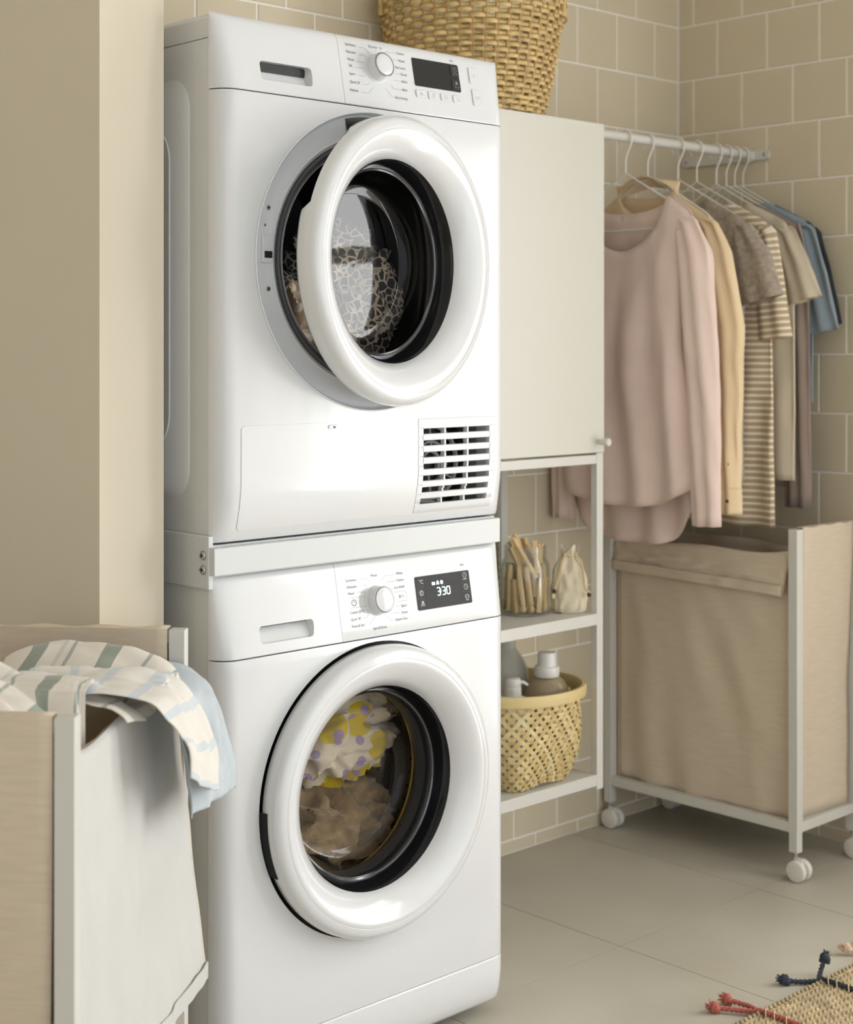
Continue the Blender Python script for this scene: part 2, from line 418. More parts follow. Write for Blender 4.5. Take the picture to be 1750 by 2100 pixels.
def ic_spray(mb, x, z, r, wd, fn):
    for k in (-2, -1, 0, 1, 2): mb.strokes([(x + k * r * .16, z + r), (x + k * r * .3, z + r * .1), (x + k * r * .5, z - r * .9)], wd, fn)

def door(root, c, rot, notch, cav, name='door'):
    """round porthole door; local frame: front-most plane y=0, machine side +y, disc in xz"""
    ob_off = ORG[root.name]
    n = 144; rows = []
    prof = [(.222, .047), (.232, .045), (.2365, .038), (.2378, .024), (.2362, .0125), (.2325, .0060), (.2270, .0022), (.2215, .0006), (.2175, .0), (.2168, .0008), (.2160, .0001),
            (.2085, .0012), (.1995, .0048), (.189, .0108), (.179, .0190), (.1720, .0275), (.168, .0350), (.166, .040)]
    def nd(a):
        d = math.degrees(a) % 360
        return sm((d - 118) / 8) * (1 - sm((d - 158) / 5)) if notch else 0
    for r, y in prof:
        rows.append([(r * math.cos(2 * PI * k / n), (y - (.022 * nd(2 * PI * k / n) if y > .03 and r > .215 else 0)), r * math.sin(2 * PI * k / n)) for k in range(n)])
    mb = MB().grid(rows, True)
    # back plate of the ring
    mb.grid([[(p[0], p[1], p[2]) for p in rows[0]], [(.2 * math.cos(2 * PI * k / n), .043 - .016 * nd(2 * PI * k / n), .2 * math.sin(2 * PI * k / n)) for k in range(n)],
             [(.166 * math.cos(2 * PI * k / n), .043, .166 * math.sin(2 * PI * k / n)) for k in range(n)]], True)
    def place(o, mbx, m, **kw): pass
    me = mb.mesh(name, merge=True, sharp=50)
    d = bpy.data.objects.new(name, me); COL.objects.link(d); me.materials.append(WHITE2); d.parent = root
    d.location = Vector(c) - Vector(ob_off); d.rotation_euler = (0, 0, rot)
    def sub(nm, mbx, m, sharp=40):
        q = bpy.data.objects.new(nm, mbx.mesh(nm, sharp=sharp)); COL.objects.link(q); q.data.materials.append(m); q.parent = d; return q
    if notch:
        pth = [(.2275 * math.cos(2 * PI * k / n), .0462 - .022 * nd(2 * PI * k / n), .2275 * math.sin(2 * PI * k / n)) for k in range(n)]
        sub('door_edge_seal', MB().tube(pth, .0022, 6, True), mat('grey_seal', (.26, .27, .3), .4))
    else:
        sub('grip', MB().lathe([(.2395, .046), (.2393, .024), (.230, .022), (.228, .045)], axis='y', n=12, a0=math.radians(178), a1=math.radians(204)), VOID)
    sub('inner_trim', MB().lathe([(.1675, .036), (.1655, .0395), (.1640, .041), (.1600, .060), (.1575, .066), (.151, .068)], axis='y', n=96), BLACK)
    sub('trim_ring', MB().lathe([(.1585, .0665), (.1555, .0655), (.1535, .0672), (.1535, .069)], axis='y', n=96), mat('dark_chrome', (.12, .12, .13), .12, metal=.6))
    dz = cav
    sub('glass_bowl', MB().lathe([(.1535, .067), (.148, .078), (.143, .07 + dz * .45), (.138, .07 + dz * .8), (.132, .07 + dz * .93), (.124, .07 + dz * .985), (.115, .07 + dz), (.06, .0703 + dz), (.0, .0705 + dz)], axis='y', n=96), GLASS, 60)
    return d

# ------------------------------------------------------------------ washer
wz = .468; WC = (.336, wz)
wa = thing('washing_machine', 'white front-loading washing machine on the floor with closed door and lit display', 'washing machine', (MCX, .3, 0))
shell(.024, .843, 'cabinet_body', wa)
for fx in (.09, .585):
    for fy in (.09, .52): MB().lathe([(.0, 0), (.021, 0), (.022, .006), (.016, .009), (.016, .026)], (fx, fy, 0), n=20).build('foot', mat('grey_foot', (.12, .11, .1), .6), wa)
fp = loft([(.1128, .001), (.116, 0), (.3, 0), (.5, 0), (.7, 0), (.7125, 0), (.7152, .0012)]).build('front_panel', WHITE, wa)
cut(fp, [MB().lathe([(0, -.02), (.2412, -.02), (.2412, .06), (0, .06)], (WC[0], 0, WC[1]), 'y', 96)])
yk = lambda z: .016 * max(0, (.085 - z) / .062) ** 1.6
loft([(.0245, .026), (.027, .0185)] + [(z, yk(z)) for z in (.035, .05, .065, .085, .1)] + [(.1095, 0), (.1118, .0012)]).build('kick_panel', WHITE, wa)
ypw = panel_fn(.7165, .1185)
lw = [(.7172, .001), (.7185, ypw(.7185)), (.76, ypw(.76)), (.80, ypw(.80)), (.834, ypw(.834)), (.8395, .0245), (.8425, .028), (.8436, .033)]
dw = loft(lw, X0, .2645).build('detergent_drawer', WHITE, wa)
pts = rrect(.098, .218, .7335, .7625, .006)
cut(dw, [prism_y(pts, lambda x, z: (x, -.02, z), lambda x, z: (x + (.004 if x < .15 else -.014), .026 - .55 * (.7625 - z), z - (.002 if z > .75 else -.001)))])
MB().box(.106, .2, .0155, .0205, .7585, .7610).build('drawer_grip', DARKP, dw, smooth=False)
cf = loft(lw, .2653, XR).build('control_fascia', WHITE, wa)
kb = knob(wa, .3475, .7745, ypw)
F = onp(ypw, .0009)
pm = MB(); T = .0062
for s_, x, z, al in [('Synthetics', .285, .8125, 'LEFT'), ('Mixed', .3475, .8155, 'CENTER'), ('White', .397, .8135, 'LEFT'), ('Delicates', .286, .802, 'LEFT'), ('Cotton', .396, .8025, 'LEFT'),
                     ('Wool', .287, .7915, 'LEFT'), ('Eco 40-60', .389, .791, 'LEFT'), ('Cotton 20°C', .287, .761, 'LEFT'), ('Sport', .400, .760, 'LEFT'), ("Quick 30'", .287, .750, 'LEFT'),
                     ('Duvet', .3985, .749, 'LEFT'), ('Rinse & Spin', .287, .739, 'LEFT'), ('Steam Care', .3835, .739, 'LEFT'), ('Spin & Drain', .333, .7305, 'LEFT'), ('8KG', .549, .8135, 'LEFT')]:
    pm.text(s_, x, z, T if s_ != '8KG' else .005, F, al, .92)
ic_power(pm, .298, .7765, .005, .0008, F)
pm.build('printed_labels', PRINT, cf, smooth=False)['kind'] = 'stuff'
lm = MB(); lwd = .00045
for l in [[(.316, .813), (.328, .813), (.339, .8055)], [(.3475, .811), (.3475, .806)], [(.395, .8125), (.371, .8125), (.361, .805)], [(.315, .8025), (.326, .8025), (.330, .799)],
          [(.394, .802), (.377, .802), (.373, .797)], [(.305, .792), (.320, .792), (.324, .789)], [(.387, .7905), (.380, .7905)], [(.398, .7605), (.384, .7605), (.378, .764)],
          [(.396, .750), (.380, .750), (.371, .757)], [(.313, .750), (.321, .750), (.328, .757)], [(.381, .7395), (.373, .7395), (.361, .751)], [(.324, .7395), (.329, .7395), (.340, .750)], [(.3475, .750), (.3475, .7385)]]: lm.strokes(l, lwd, F)
lm.strokes(rrect(.2875, .326, .7685, .7845, .002), lwd, F, True); lm.strokes(rrect(.372, .4145, .768, .7835, .002), lwd, F, True)
ic_play(lm, .402, .7757, .0032, .0006, F, True)
lm.build('leader_lines', PRINTL, cf, smooth=False)['kind'] = 'stuff'
dsp = prism_y(rrect(.4375, .567, .7475, .8035, .003), onp(ypw, .0012), onp(ypw, -.003)).build('display', BLACK, wa)
FD = onp(ypw, .0016)
dm = MB()
for l in [[(.4595, .7485), (.4595, .8025)], [(.5445, .7485), (.5445, .8025)], [(.438, .785), (.4595, .785)], [(.438, .767), (.4595, .767)], [(.5445, .785), (.5665, .785)], [(.5445, .767), (.5665, .767)]]: dm.strokes(l, .0005, FD)
dm.build('key_joints', mat('key_joint', (.03, .03, .032), .5), dsp, smooth=False)['kind'] = 'stuff'
im = MB(); im.text('°C', .4455, .794, .0095, FD)
im.strokes(circle(.4487, .776, .0042, 16), .0008, FD).strokes(circle(.4487, .776, .0022, 12, .5, 5.2), .0008, FD); ic_spray(im, .449, .758, .0045, .0006, FD)
ic_clock(im, .5555, .776, .0046, .0007, FD); ic_clock(im, .5555, .796, .0042, .0007, FD); im.strokes([(.551, .789), (.5595, .7895)], .0010, FD); ic_shirt(im, .5555, .758, .0046, .0008, FD)
im.build('key_icons', PRINTW, dsp, smooth=False)['kind'] = 'stuff'
em = MB()
def seg7(ch, x, z, wd, h):
    e = []
    if ch == '3': e = [((0, 1), (1, 1)), ((1, 1), (1, .5)), ((.25, .5), (1, .5)), ((1, .5), (1, 0)), ((1, 0), (0, 0))]
    if ch == '0': e = [((0, 0), (1, 0)), ((1, 0), (1, 1)), ((1, 1), (0, 1)), ((0, 1), (0, 0))]
    for a, b in e:
        q = .06
        ax, az, bx, bz = a[0] + (b[0] - a[0]) * q, a[1] + (b[1] - a[1]) * q, b[0] - (b[0] - a[0]) * q, b[1] - (b[1] - a[1]) * q
        em.strokes([(x + ax * wd, z + az * h), (x + bx * wd, z + bz * h)], .0017, FD)
seg7('3', .4855, .7685, .0072, .0125); seg7('3', .4975, .7685, .0072, .0125); seg7('0', .5085, .7685, .0075, .0125)
for q in (.773, .7765): em.add([FD(.4943, q), FD(.4957, q), FD(.4957, q + .0015), FD(.4943, q + .0015)], [(0, 1, 2, 3)])
em.add([FD(x, z) for x, z in rrect(.4755, .4825, .7865, .7915, .001)], [tuple(range(24))])
ic_spray(em, .489, .7895, .0033, .0007, FD)
em.add([FD(x, z) for x, z in circle(.4985, .7895, .0034, 12)[:-1]], [tuple(range(12))])
em.build('lit_digits', LEDM, dsp, smooth=False)['kind'] = 'stuff'
# door, seal, drum
door(wa, (WC[0], -.0405, WC[1]), 0, False, .055)
MB().lathe([(.2412, .002), (.2412, .012), (.21, .014), (.165, .016)], (WC[0], 0, WC[1]), 'y', 96).build('door_gap', DARKP, wa)
MB().lathe([(.185, .016), (.178, .022), (.172, .020), (.166, .030), (.168, .042), (.160, .048), (.154, .045), (.150, .058), (.152, .072), (.160, .080)], (WC[0], 0, WC[1]), 'y', 96).build('bellows_gasket', RUBBER, wa, sharp=80)
MB().lathe([(.163, .078), (.1595, .080), (.159, .084), (.164, .087)], (WC[0], 0, WC[1]), 'y', 96).build('drum_lip', mat('brass_tinted_steel', (.75, .62, .45), .2, metal=1), wa)
drumm = mat('perforated_drum_steel', (.30, .25, .19), .38, metal=.7)
MB().lathe([(.162, .085), (.215, .10), (.23, .13), (.23, .44), (.2, .45), (0, .455)], (WC[0], 0, WC[1]), 'y', 72).build('drum', drumm, wa)
hm = MB()
for j in range(9):
    for k in range(60):
        a = 2 * PI * (k + .5 * (j % 2)) / 60; y = .16 + .028 * j; r = .2292
        c0 = Vector((WC[0] + r * math.cos(a), y, WC[1] + r * math.sin(a))); tx = Vector((-math.sin(a), 0, math.cos(a))) * .0032; ty = Vector((0, .0032, 0))
        hm.add([c0 - tx, c0 + ty, c0 + tx, c0 - ty], [(0, 1, 2, 3)])
for j in range(2, 9):
    for k in range(8 * j):
        a = 2 * PI * k / (8 * j); r = .024 * j; c0 = Vector((WC[0] + r * math.cos(a), .4485 if r > .19 else .4535, WC[1] + r * math.sin(a)))
        hm.add([c0 + Vector((.0032, -.001, 0)), c0 + Vector((0, -.001, .0032)), c0 + Vector((-.0032, -.001, 0)), c0 + Vector((0, -.001, -.0032))], [(0, 1, 2, 3)])
o = hm.build('drum_holes', VOID, wa, smooth=False); o['kind'] = 'stuff'

# ------------------------------------------------------------------ stacking kit
kt = thing('stacking_kit', 'pale grey sheet-metal stacking kit joining dryer and washing machine', 'stacking kit', (MCX, .3, .843))
MB().box(.0165, .641, .0085, .024, .8475, .8900).build('front_bar', KIT, kt, bevel=.0012)
MB().box(.024, .641, .024, .56, .8438, .8465).box(.024, .641, .024, .56, .8895, .8925).build('tray', KIT, kt, smooth=False)
MB().box(.0150, .0238, .0215, .50, .826, .907).build('side_plate', KIT, kt, bevel=.0012)
MB().box(.6537, .658, .06, .50, .826, .907).build('side_plate', KIT, kt, bevel=.0012)
for z in (.8775, .8555): screw(kt, (.0150, .0345, z), 'x', .0072)

# ------------------------------------------------------------------ dryer
DC = (.334, 1.337)
dr = thing('tumble_dryer', 'white tumble dryer with its round door ajar, stacked above the washing machine', 'dryer', (MCX, .3, .8925))
shell(.8945, 1.670, 'cabinet_body', dr)
lid = MB(); lid.grid([[(x, y, z) for x, y in ((X0 + .0012, SY + .001), (XR - .0012, SY + .001), (XR - .0012, YB), (X0 + .0012, YB))] for z in (1.6715, 1.703)] +
                     [[(x, y, 1.711) for x, y in ((X0 + .010, SY + .001), (XR - .010, SY + .001), (XR - .010, YB), (X0 + .010, YB))]], True, cap0=True, cap1=True)
lid.build('lid', SIDE, dr, bevel=.002)
yd = lambda z: .020 * max(0, (.99 - z) / .095) ** 1.7
lv = [(.8945, .029), (.8965, .022)] + [(z, yd(z)) for z in (.904, .915, .93, .945, .96, .975, .99)] + [(1.1, 0), (1.3, 0), (1.5, 0), (1.5875, 0), (1.5898, .001)]
fd = loft(lv).build('front_panel', WHITE, dr)
cut(fd, [MB().lathe([(0, -.02), (.2445, -.02), (.2445, .06), (0, .06)], (DC[0], 0, DC[1]), 'y', 112), MB().box(.4415, .606, -.03, .06, .9265, 1.0575)])
ypd = panel_fn(1.592)
ld = [(1.5916, .001), (1.593, ypd(1.593)), (1.63, ypd(1.63)), (1.67, ypd(1.67)), (1.696, ypd(1.696)), (1.703, .0245), (1.7075, .0275), (1.7105, .0325)]
dd = loft(ld, X0, .2698).build('water_tank_drawer', WHITE, dr)
cut(dd, [prism_y(rrect(.1015, .215, 1.6115, 1.642, .006), lambda x, z: (x, -.02, z), lambda x, z: (x + (.002 if x < .15 else -.014), .031 - .5 * (1.642 - z), z))])
MB().box(.103, .206, .0215, .0265, 1.6275, 1.6405).build('drawer_grip', DARKP, dd, smooth=False)
cfd = loft(ld, .2706, XR).build('control_fascia', WHITE, dr)
knob(dr, .349, 1.6595, ypd)
F = onp(ypd, .0009)
pm = MB()
for s_, x, z, al in [('Synthetics', .286, 1.6935, 'LEFT'), ('ECotton', .3375, 1.6965, 'LEFT'), ('Delicates', .286, 1.681, 'LEFT'), ('Wool', .287, 1.668, 'LEFT'), ('Silk', .288, 1.6575, 'LEFT'), ('Sport', .287, 1.644, 'LEFT'),
                     ("Quick 30'", .286, 1.630, 'LEFT'), ('Refresh', .284, 1.616, 'LEFT'), ('Cotton', .400, 1.693, 'LEFT'), ('Mixed', .402, 1.680, 'LEFT'), ('Bed Linen', .393, 1.6675, 'LEFT'), ('Duvet', .403, 1.6565, 'LEFT'),
                     ('Shirts', .403, 1.644, 'LEFT'), ('Jeans', .402, 1.630, 'LEFT'), ('Easy Ironing', .383, 1.6145, 'LEFT'), ('8KG', .526, 1.696, 'LEFT')]:
    pm.text(s_, x, z, .0062 if s_ != '8KG' else .005, F, al, .92)
pm.strokes(rrect(.3625, .3675, 1.6955, 1.698, .0011), .0005, F, True)
pm.build('printed_labels', PRINT, cfd, smooth=False)['kind'] = 'stuff'
lm = MB()
for l in [[(.316, 1.692), (.328, 1.692), (.339, 1.684)], [(.353, 1.694), (.353, 1.6865)], [(.399, 1.692), (.376, 1.692), (.369, 1.6855)], [(.314, 1.6795), (.325, 1.6795), (.330, 1.6765)], [(.304, 1.6665), (.321, 1.6665)],
          [(.301, 1.656), (.321, 1.656)], [(.305, 1.643), (.322, 1.643)], [(.313, 1.629), (.325, 1.629), (.329, 1.633)], [(.307, 1.615), (.325, 1.615), (.336, 1.6265)], [(.400, 1.680), (.386, 1.680)], [(.401, 1.6565), (.390, 1.6565)],
          [(.401, 1.644), (.386, 1.644)], [(.400, 1.629), (.383, 1.629), (.376, 1.635)], [(.381, 1.6145), (.376, 1.6145), (.364, 1.6275)]]: lm.strokes(l, .00045, F)
lm.build('leader_lines', PRINTL, cfd, smooth=False)['kind'] = 'stuff'
dsp = prism_y(rrect(.434, .5435, 1.641, 1.690, .0025), onp(ypd, .0010), onp(ypd, -.003)).build('display', mat('display_black', (.012, .012, .013), .3), dr)
km = MB()
for z0, z1 in ((1.6685, 1.6875), (1.6445, 1.6625)):
    kq = prism_y(rrect(.5235, .5432, z0, z1, .001), onp(ypd, .0020), onp(ypd, 0)).build('display_key', mat('key_black', (.02, .02, .021), .35), dsp, bevel=.0004)
FD = onp(ypd, .0024)
im = MB(); ic_clock(im, .534, 1.680, .0042, .0005, FD); im.strokes([(.529, 1.6725), (.5325, 1.672)], .001, FD).strokes([(.536, 1.6725), (.5395, 1.6722)], .001, FD)
ic_spray(im, .5335, 1.656, .003, .0006, FD); im.strokes([(.529, 1.649), (.533, 1.649)], .0009, FD).strokes([(.536, 1.649), (.5395, 1.649)], .0009, FD)
im.build('key_icons', mat('dim_print', (.35, .34, .42), .6), dsp, smooth=False)['kind'] = 'stuff'
FB = onp(ypd, .0028)
for k, (x0, x1, z0, z1) in enumerate([(.433, .4555, 1.6205, 1.634), (.462, .4845, 1.6205, 1.634), (.4915, .514, 1.6205, 1.634), (.521, .5435, 1.6205, 1.634), (.569, .592, 1.6605, 1.6895), (.5705, .592, 1.621, 1.650)]):
    bt = prism_y(rrect(x0, x1, z0, z1, .0022), onp(ypd, .0022), onp(ypd, -.002)).build('button', WHITE, dr, bevel=.0006)
    ib = MB(); cx, cz = (x0 + x1) / 2, (z0 + z1) / 2
    [ic_sun, ic_clock, ic_clock, ic_bell, ic_power, ic_play][k](ib, cx, cz, .0036 if k < 4 else .0026, .0004, FB)
    ib.build('button_icon', mat('icon_grey', (.4, .38, .38), .6), bt, smooth=False)
# service flap and grille
fl_ = plate(.0605, .4305, .9125, 1.0745, .008, yd, .0010, .004).build('service_flap', WHITE, dr, sharp=50)
MB().box(.2335, .2525, -.0028, .004, 1.0645, 1.0705).build('flap_clip', SILVER, fl_, bevel=.0008); MB().box(.2425, .2465, -.0034, .004, 1.0655, 1.0685).build('clip_slot', DARKP, fl_, smooth=False)
gx0, gx1, gz0, gz1 = .4415, .606, .9265, 1.0575
gz = [1.0525 - .020 * k for k in range(7)]
gp = MB()
def gy(z): return yd(z) - .0010
def bar(x0, x1, z0, z1, th=.010):
    mb = MB(); zs = [z0, z0 + .0012, (z0 + z1) / 2, z1 - .0012, z1]; off = [.0012, 0, 0, 0, .0012]
    f = [[(x, gy(z) + o_, z) for x in (x0, x1)] for z, o_ in zip(zs, off)]; b_ = [[(x, gy(z) + th, z) for x in (x0, x1)] for z in zs]
    mb.grid(f).grid(b_); mb.grid([f[0], b_[0]]).grid([f[-1], b_[-1]])
    for e in (0, 1): mb.grid([[r[e] for r in f], [r[e] for r in b_]])
    return mb
for a, b_ in (((.4325, .4435), None), ((.604, .6185), None)):
    zz = [.9125 + (1.0745 - .9125) * k / 10 for k in range(11)]
    for z0, z1 in zip(zz, zz[1:]): gp.v, gp.f, gp.uv; q = bar(a[0], a[1], z0, z1); gp.add(q.v, q.f)
q = bar(.4435, .604, gz[0] + .0045, 1.0745); gp.add(q.v, q.f); q = bar(.4435, .604, .9125, gz[6] - .0045); gp.add(q.v, q.f)
gr = gp.build('grille_frame', WHITE, dr, merge=True)
for k in range(6): bar(.4425, .605, gz[k + 1] + .0045, gz[k] - .0045).build('grille_slat', WHITE, gr)
for x in (.4945, .5495):
    rb = MB()
    zz = [gz[6] - .005 + (gz[0] - gz[6] + .01) * k / 10 for k in range(11)]
    for z0, z1 in zip(zz, zz[1:]): rb.box(x, x + .0035, gy(z0) + .0015, gy(z0) + .011, z0, z1)
    rb.build('grille_rib', WHITE, gr, smooth=False)
fan = MB().lathe([(.0, .075), (.085, .078), (.09, .07)], (.524, 0, .992), 'y', 40).build('fan_housing', mat('fan_black', (.012, .012, .012), .5), dr)
FW = mat('fan_off_white', (.62, .6, .56), .5)
for r in (.062, .035, .018): MB().lathe([(r, .066), (r + .004, .064), (r + .005, .07), (r, .072)], (.524, 0, .992), 'y', 40).build('fan_ring', FW, fan)
for k in range(6):
    a = k * PI / 3 + .3; MB().tube([(.524 + .02 * math.cos(a), .068, .992 + .02 * math.sin(a)), (.524 + .062 * math.cos(a + .25), .068, .992 + .062 * math.sin(a + .25))], .0024, 6).build('fan_spoke', FW, fan)
MB().box(.44, .61, .086, .09, .92, 1.06).build('fan_backing', mat('fan_backing_grey', (.42, .39, .34), .6), dr, smooth=False)
MB().tube([(.447, .045, .955), (.47, .05, .93), (.52, .05, .923)], .003, 8).build('fan_wire', FW, dr)
# side panel embossing
def emboss(y0, z0, z1, r, d):
    pts = [(y, z) for y, z in rrect(y0, .56, z0, z1, r, 8)]
    return MB().grid([[(X0 + .0013, y, z) for y, z in pts], [(X0 + .0013 - d, y + (.0012 if y < .3 else -.0012), z + (.0012 if z < (z0 + z1) / 2 else -.0012)) for y, z in pts]], True, cap1=True)
emboss(.085, .958, 1.617, .05, .0014).build('side_emboss', SIDE, dr, sharp=60)
emboss(.136, 1.03, 1.55, .06, .0036).build('side_emboss', SIDE, dr, sharp=60)
# opening
RS = MB().lathe([(.2470, -.0008), (.2452, -.0016), (.2435, .0002), (.2420, .0055), (.2385, .0085), (.222, .0105), (.2065, .0115), (.2045, .0100), (.2025, .0118), (.1985, .0125)], (DC[0], 0, DC[1]), 'y', 128).build('opening_surround', SILVER, dr, sharp=70)
MB().lathe([(.2000, .013), (.1985, .0075), (.1945, .0045), (.190, .0058), (.1868, .010), (.186, .016)], (DC[0], 0, DC[1]), 'y', 112).build('opening_seal', RUBBER, dr, sharp=80)
MB().lathe([(.1865, .014), (.1855, .012), (.1838, .0125), (.183, .03)], (DC[0], 0, DC[1]), 'y', 112).build('opening_lip', mat('grey_lip', (.3, .3, .33), .4), dr, sharp=80)
MB().lathe([(.183, .03), (.235, .05), (.242, .08), (.242, .44), (.2, .45), (0, .455)], (DC[0], 0, DC[1]), 'y', 72).build('drum', mat('dark_drum', (.05, .05, .052), .35, metal=.5), dr)
hm = MB()
for j in range(12):
    for k in range(40):
        a = PI * (1.25 + .55 * k / 40); y = .09 + .0115 * j; r = .2412
        c0 = Vector((DC[0] + r * math.cos(a), y, DC[1] + r * math.sin(a))); tx = Vector((-math.sin(a), 0, math.cos(a))) * .0036; ty = Vector((0, .0036, 0))
        hm.add([c0 - tx - ty, c0 + tx - ty, c0 + tx + ty, c0 - tx + ty], [(0, 1, 2, 3)])
o = hm.build('drum_perforation', VOID, dr, smooth=False); o['kind'] = 'stuff'
sx = lambda px, pz: (px, .0095, pz)
lt = MB().box(.1055, .1245, .0045, .012, 1.328, 1.372).build('latch_plate', SILVER, dr, bevel=.001)
MB().box(.109, .124, .0040, .0046, 1.335, 1.3455).build('latch_slot', VOID, lt, smooth=False)
for x, z in ((.1205, 1.414), (.1205, 1.287)): screw(dr, (x, .0108, z), 'y', .0042)
MB().lathe([(.0022, 0), (.002, -.001), (0, -.0012)], (.114, .0105, 1.3865), 'y', 12).build('pin', STEEL, dr)
mbp = MB().lathe([(.2385, .0075), (.2200, .0085), (.2050, .0095)], (DC[0], 0, DC[1]), 'y', 14, math.radians(88), math.radians(104)); mbp.build('latch_pad', DARKP, dr)
door(dr, (.3525, -.0695, 1.3365), math.radians(10), True, .052)
# ================================================================== LAUNDRY INSIDE THE DRUMS
def crumple(name, label, cat, c, rad, m, seed, amp=.03, rot=0, nu=110, nv=70, uvs=1.0, drum=None, planes=()):
    """drum (cx, cz, r): the cloth presses against the drum wall; planes (point, normal): it stays on the side the normal shows"""
    o = thing(name, label, cat, c, local=True)
    rows, uv = [], []
    for i in range(nv + 1):
        th = PI * i / nv; row = []; ur = []
        for j in range(nu):
            ph = 2 * PI * j / nu
            d = Vector((math.sin(th) * math.cos(ph), math.sin(th) * math.sin(ph), math.cos(th)))
            q = Vector((d.x * 1.6 + seed, d.y * 1.6, d.z * 1.6 + seed * .3))
            wv = Vector((nz(q.x + 5, q.y, q.z), nz(q.x, q.y + 7, q.z), nz(q.x, q.y, q.z + 9))) * .9
            f = 0; a = 1
            for k in range(3):
                s_ = 1.05 * 1.8 ** k; n_ = 1 - math.sqrt(nz((q.x + wv.x) * s_, (q.y + wv.y) * s_, (q.z + wv.z) * s_) ** 2 + .006) * 2.4
                f += a * n_; a *= .36
            r = 1 + (f - .75) * amp / max(rad) * 1.0
            p = Vector((d.x * rad[0] * r, d.y * rad[1] * r, d.z * rad[2] * r)) + Vector(c)
            for pp, pn in planes:
                k_ = (p - Vector(pp)).dot(Vector(pn).normalized())
                if k_ < .002: p += Vector(pn).normalized() * (.002 - k_)
            if drum:
                rr_ = math.hypot(p.x - drum[0], p.z - drum[1])
                if rr_ > drum[2]: p.x = drum[0] + (p.x - drum[0]) * drum[2] / rr_; p.z = drum[1] + (p.z - drum[1]) * drum[2] / rr_
            p -= Vector(c)
            row.append(tuple(p)); ur.append(((ph / PI * .25 + wv.x * .05) * uvs * 1.2, (p.z + p.y * .6 + wv.y * .02) * uvs * 2))
        rows.append(row); uv.append(ur)
    ob = MB().grid(rows, True, uv).build('fabric', m, o, sharp=70)
    o.rotation_euler = (0, rot, 0)
    return o
PRN = vormat('yellow_purple_print', (.74, .66, .55), [(13, 'F1', .40, (.66, .50, .01), False), (30, 'F1', .30, (.40, .30, .50), False)])
MOS = vormat('mosaic_print', (.52, .44, .36), [(62, 'DISTANCE_TO_EDGE', .09, (.03, .032, .038), True)])
FLO = vormat('brown_floral_print', (.36, .26, .18), [(34, 'F1', .36, (.60, .52, .44), False)])
TOW = mat('brown_terry', (.33, .235, .14), 1, var=.25, vscale=60, bump=1, bscale=120, sheen=.5)
WD, DD = (WC[0], WC[1], .2265), (DC[0], DC[1], .2385)
crumple('printed_cloth', 'cream cloth printed with yellow patches and purple dots in the washing machine', 'laundry', (.385, .200, .522), (.150, .085, .100), PRN, 3.1, .055, drum=WD, planes=[((.38, .205, .432), (-.02, -.10, 1))])
crumple('terry_towel', 'crumpled brown terry towel at the bottom of the washing machine drum', 'laundry', (.375, .210, .350), (.155, .09, .088), TOW, 5.7, .05, drum=WD, planes=[((.38, .205, .432), (.02, .10, -1))])
crumple('mosaic_cloth', 'dark cloth with a pale mosaic print inside the tumble dryer', 'laundry', (.425, .205, 1.285), (.115, .085, .125), MOS, 2.2, .05, uvs=.9, drum=DD, planes=[((.350, .180, 1.245), (.135, .05, .07))])
crumple('floral_cloth', 'brown cloth with pale floral print lying in the tumble dryer', 'laundry', (.29, .165, 1.215), (.11, .07, .085), FLO, 6.4, .04, drum=DD, planes=[((.350, .180, 1.245), (-.135, -.05, -.07))])

# ================================================================== WALL CABINET AND OPEN SHELF
ca = thing('wall_cabinet', 'cream wall cabinet with one plain door and a small round knob', 'cabinet', (1.07, .45, .962))
MB().box(.875, 1.266, .3185, .609, .9665, 1.6835).build('cabinet_body', CREAM, ca, bevel=.001)
cdr = MB().box(.873, 1.2755, .3005, .3170, .9645, 1.6885).build('cabinet_door', CREAM, ca, bevel=.0012)
MB().lathe([(0, -.0325), (.0078, -.0325), (.0092, -.030), (.0088, -.020), (.0065, -.011), (.0058, 0), (0, 0)], (1.2535, .3005, .9885), 'y', 24).build('knob', CREAM, cdr)
sh = thing('shelf_frame', 'white open metal shelf frame with two shelves under the wall cabinet', 'shelf', (1.07, .45, .229))
for x0, x1, y0, y1 in ((1.2505, 1.2720, .3005, .3180), (1.2505, 1.2720, .591, .6085), (.876, .8975, .3005, .318), (.876, .8975, .591, .6085)):
    MB().box(x0, x1, y0, y1, .2240, .9640).build('leg', FRAMEW, sh, bevel=.001)
MB().box(.8975, 1.2505, .3012, .3165, .9400, .9600).build('top_rail', FRAMEW, sh, bevel=.001)
MB().box(.8975, 1.2505, .591, .607, .9400, .9600).build('top_rail', FRAMEW, sh, bevel=.001)
for x in (.878, 1.2525): MB().box(x, x + .0175, .318, .591, .9400, .9600).build('side_rail', FRAMEW, sh, bevel=.001)
ZM, ZL = .611, .2575
for z in (ZM, ZL): MB().box(.8976, 1.2515, .3008, .6060, z - .0255, z).build('shelf_board', FRAMEW, sh, bevel=.0012)

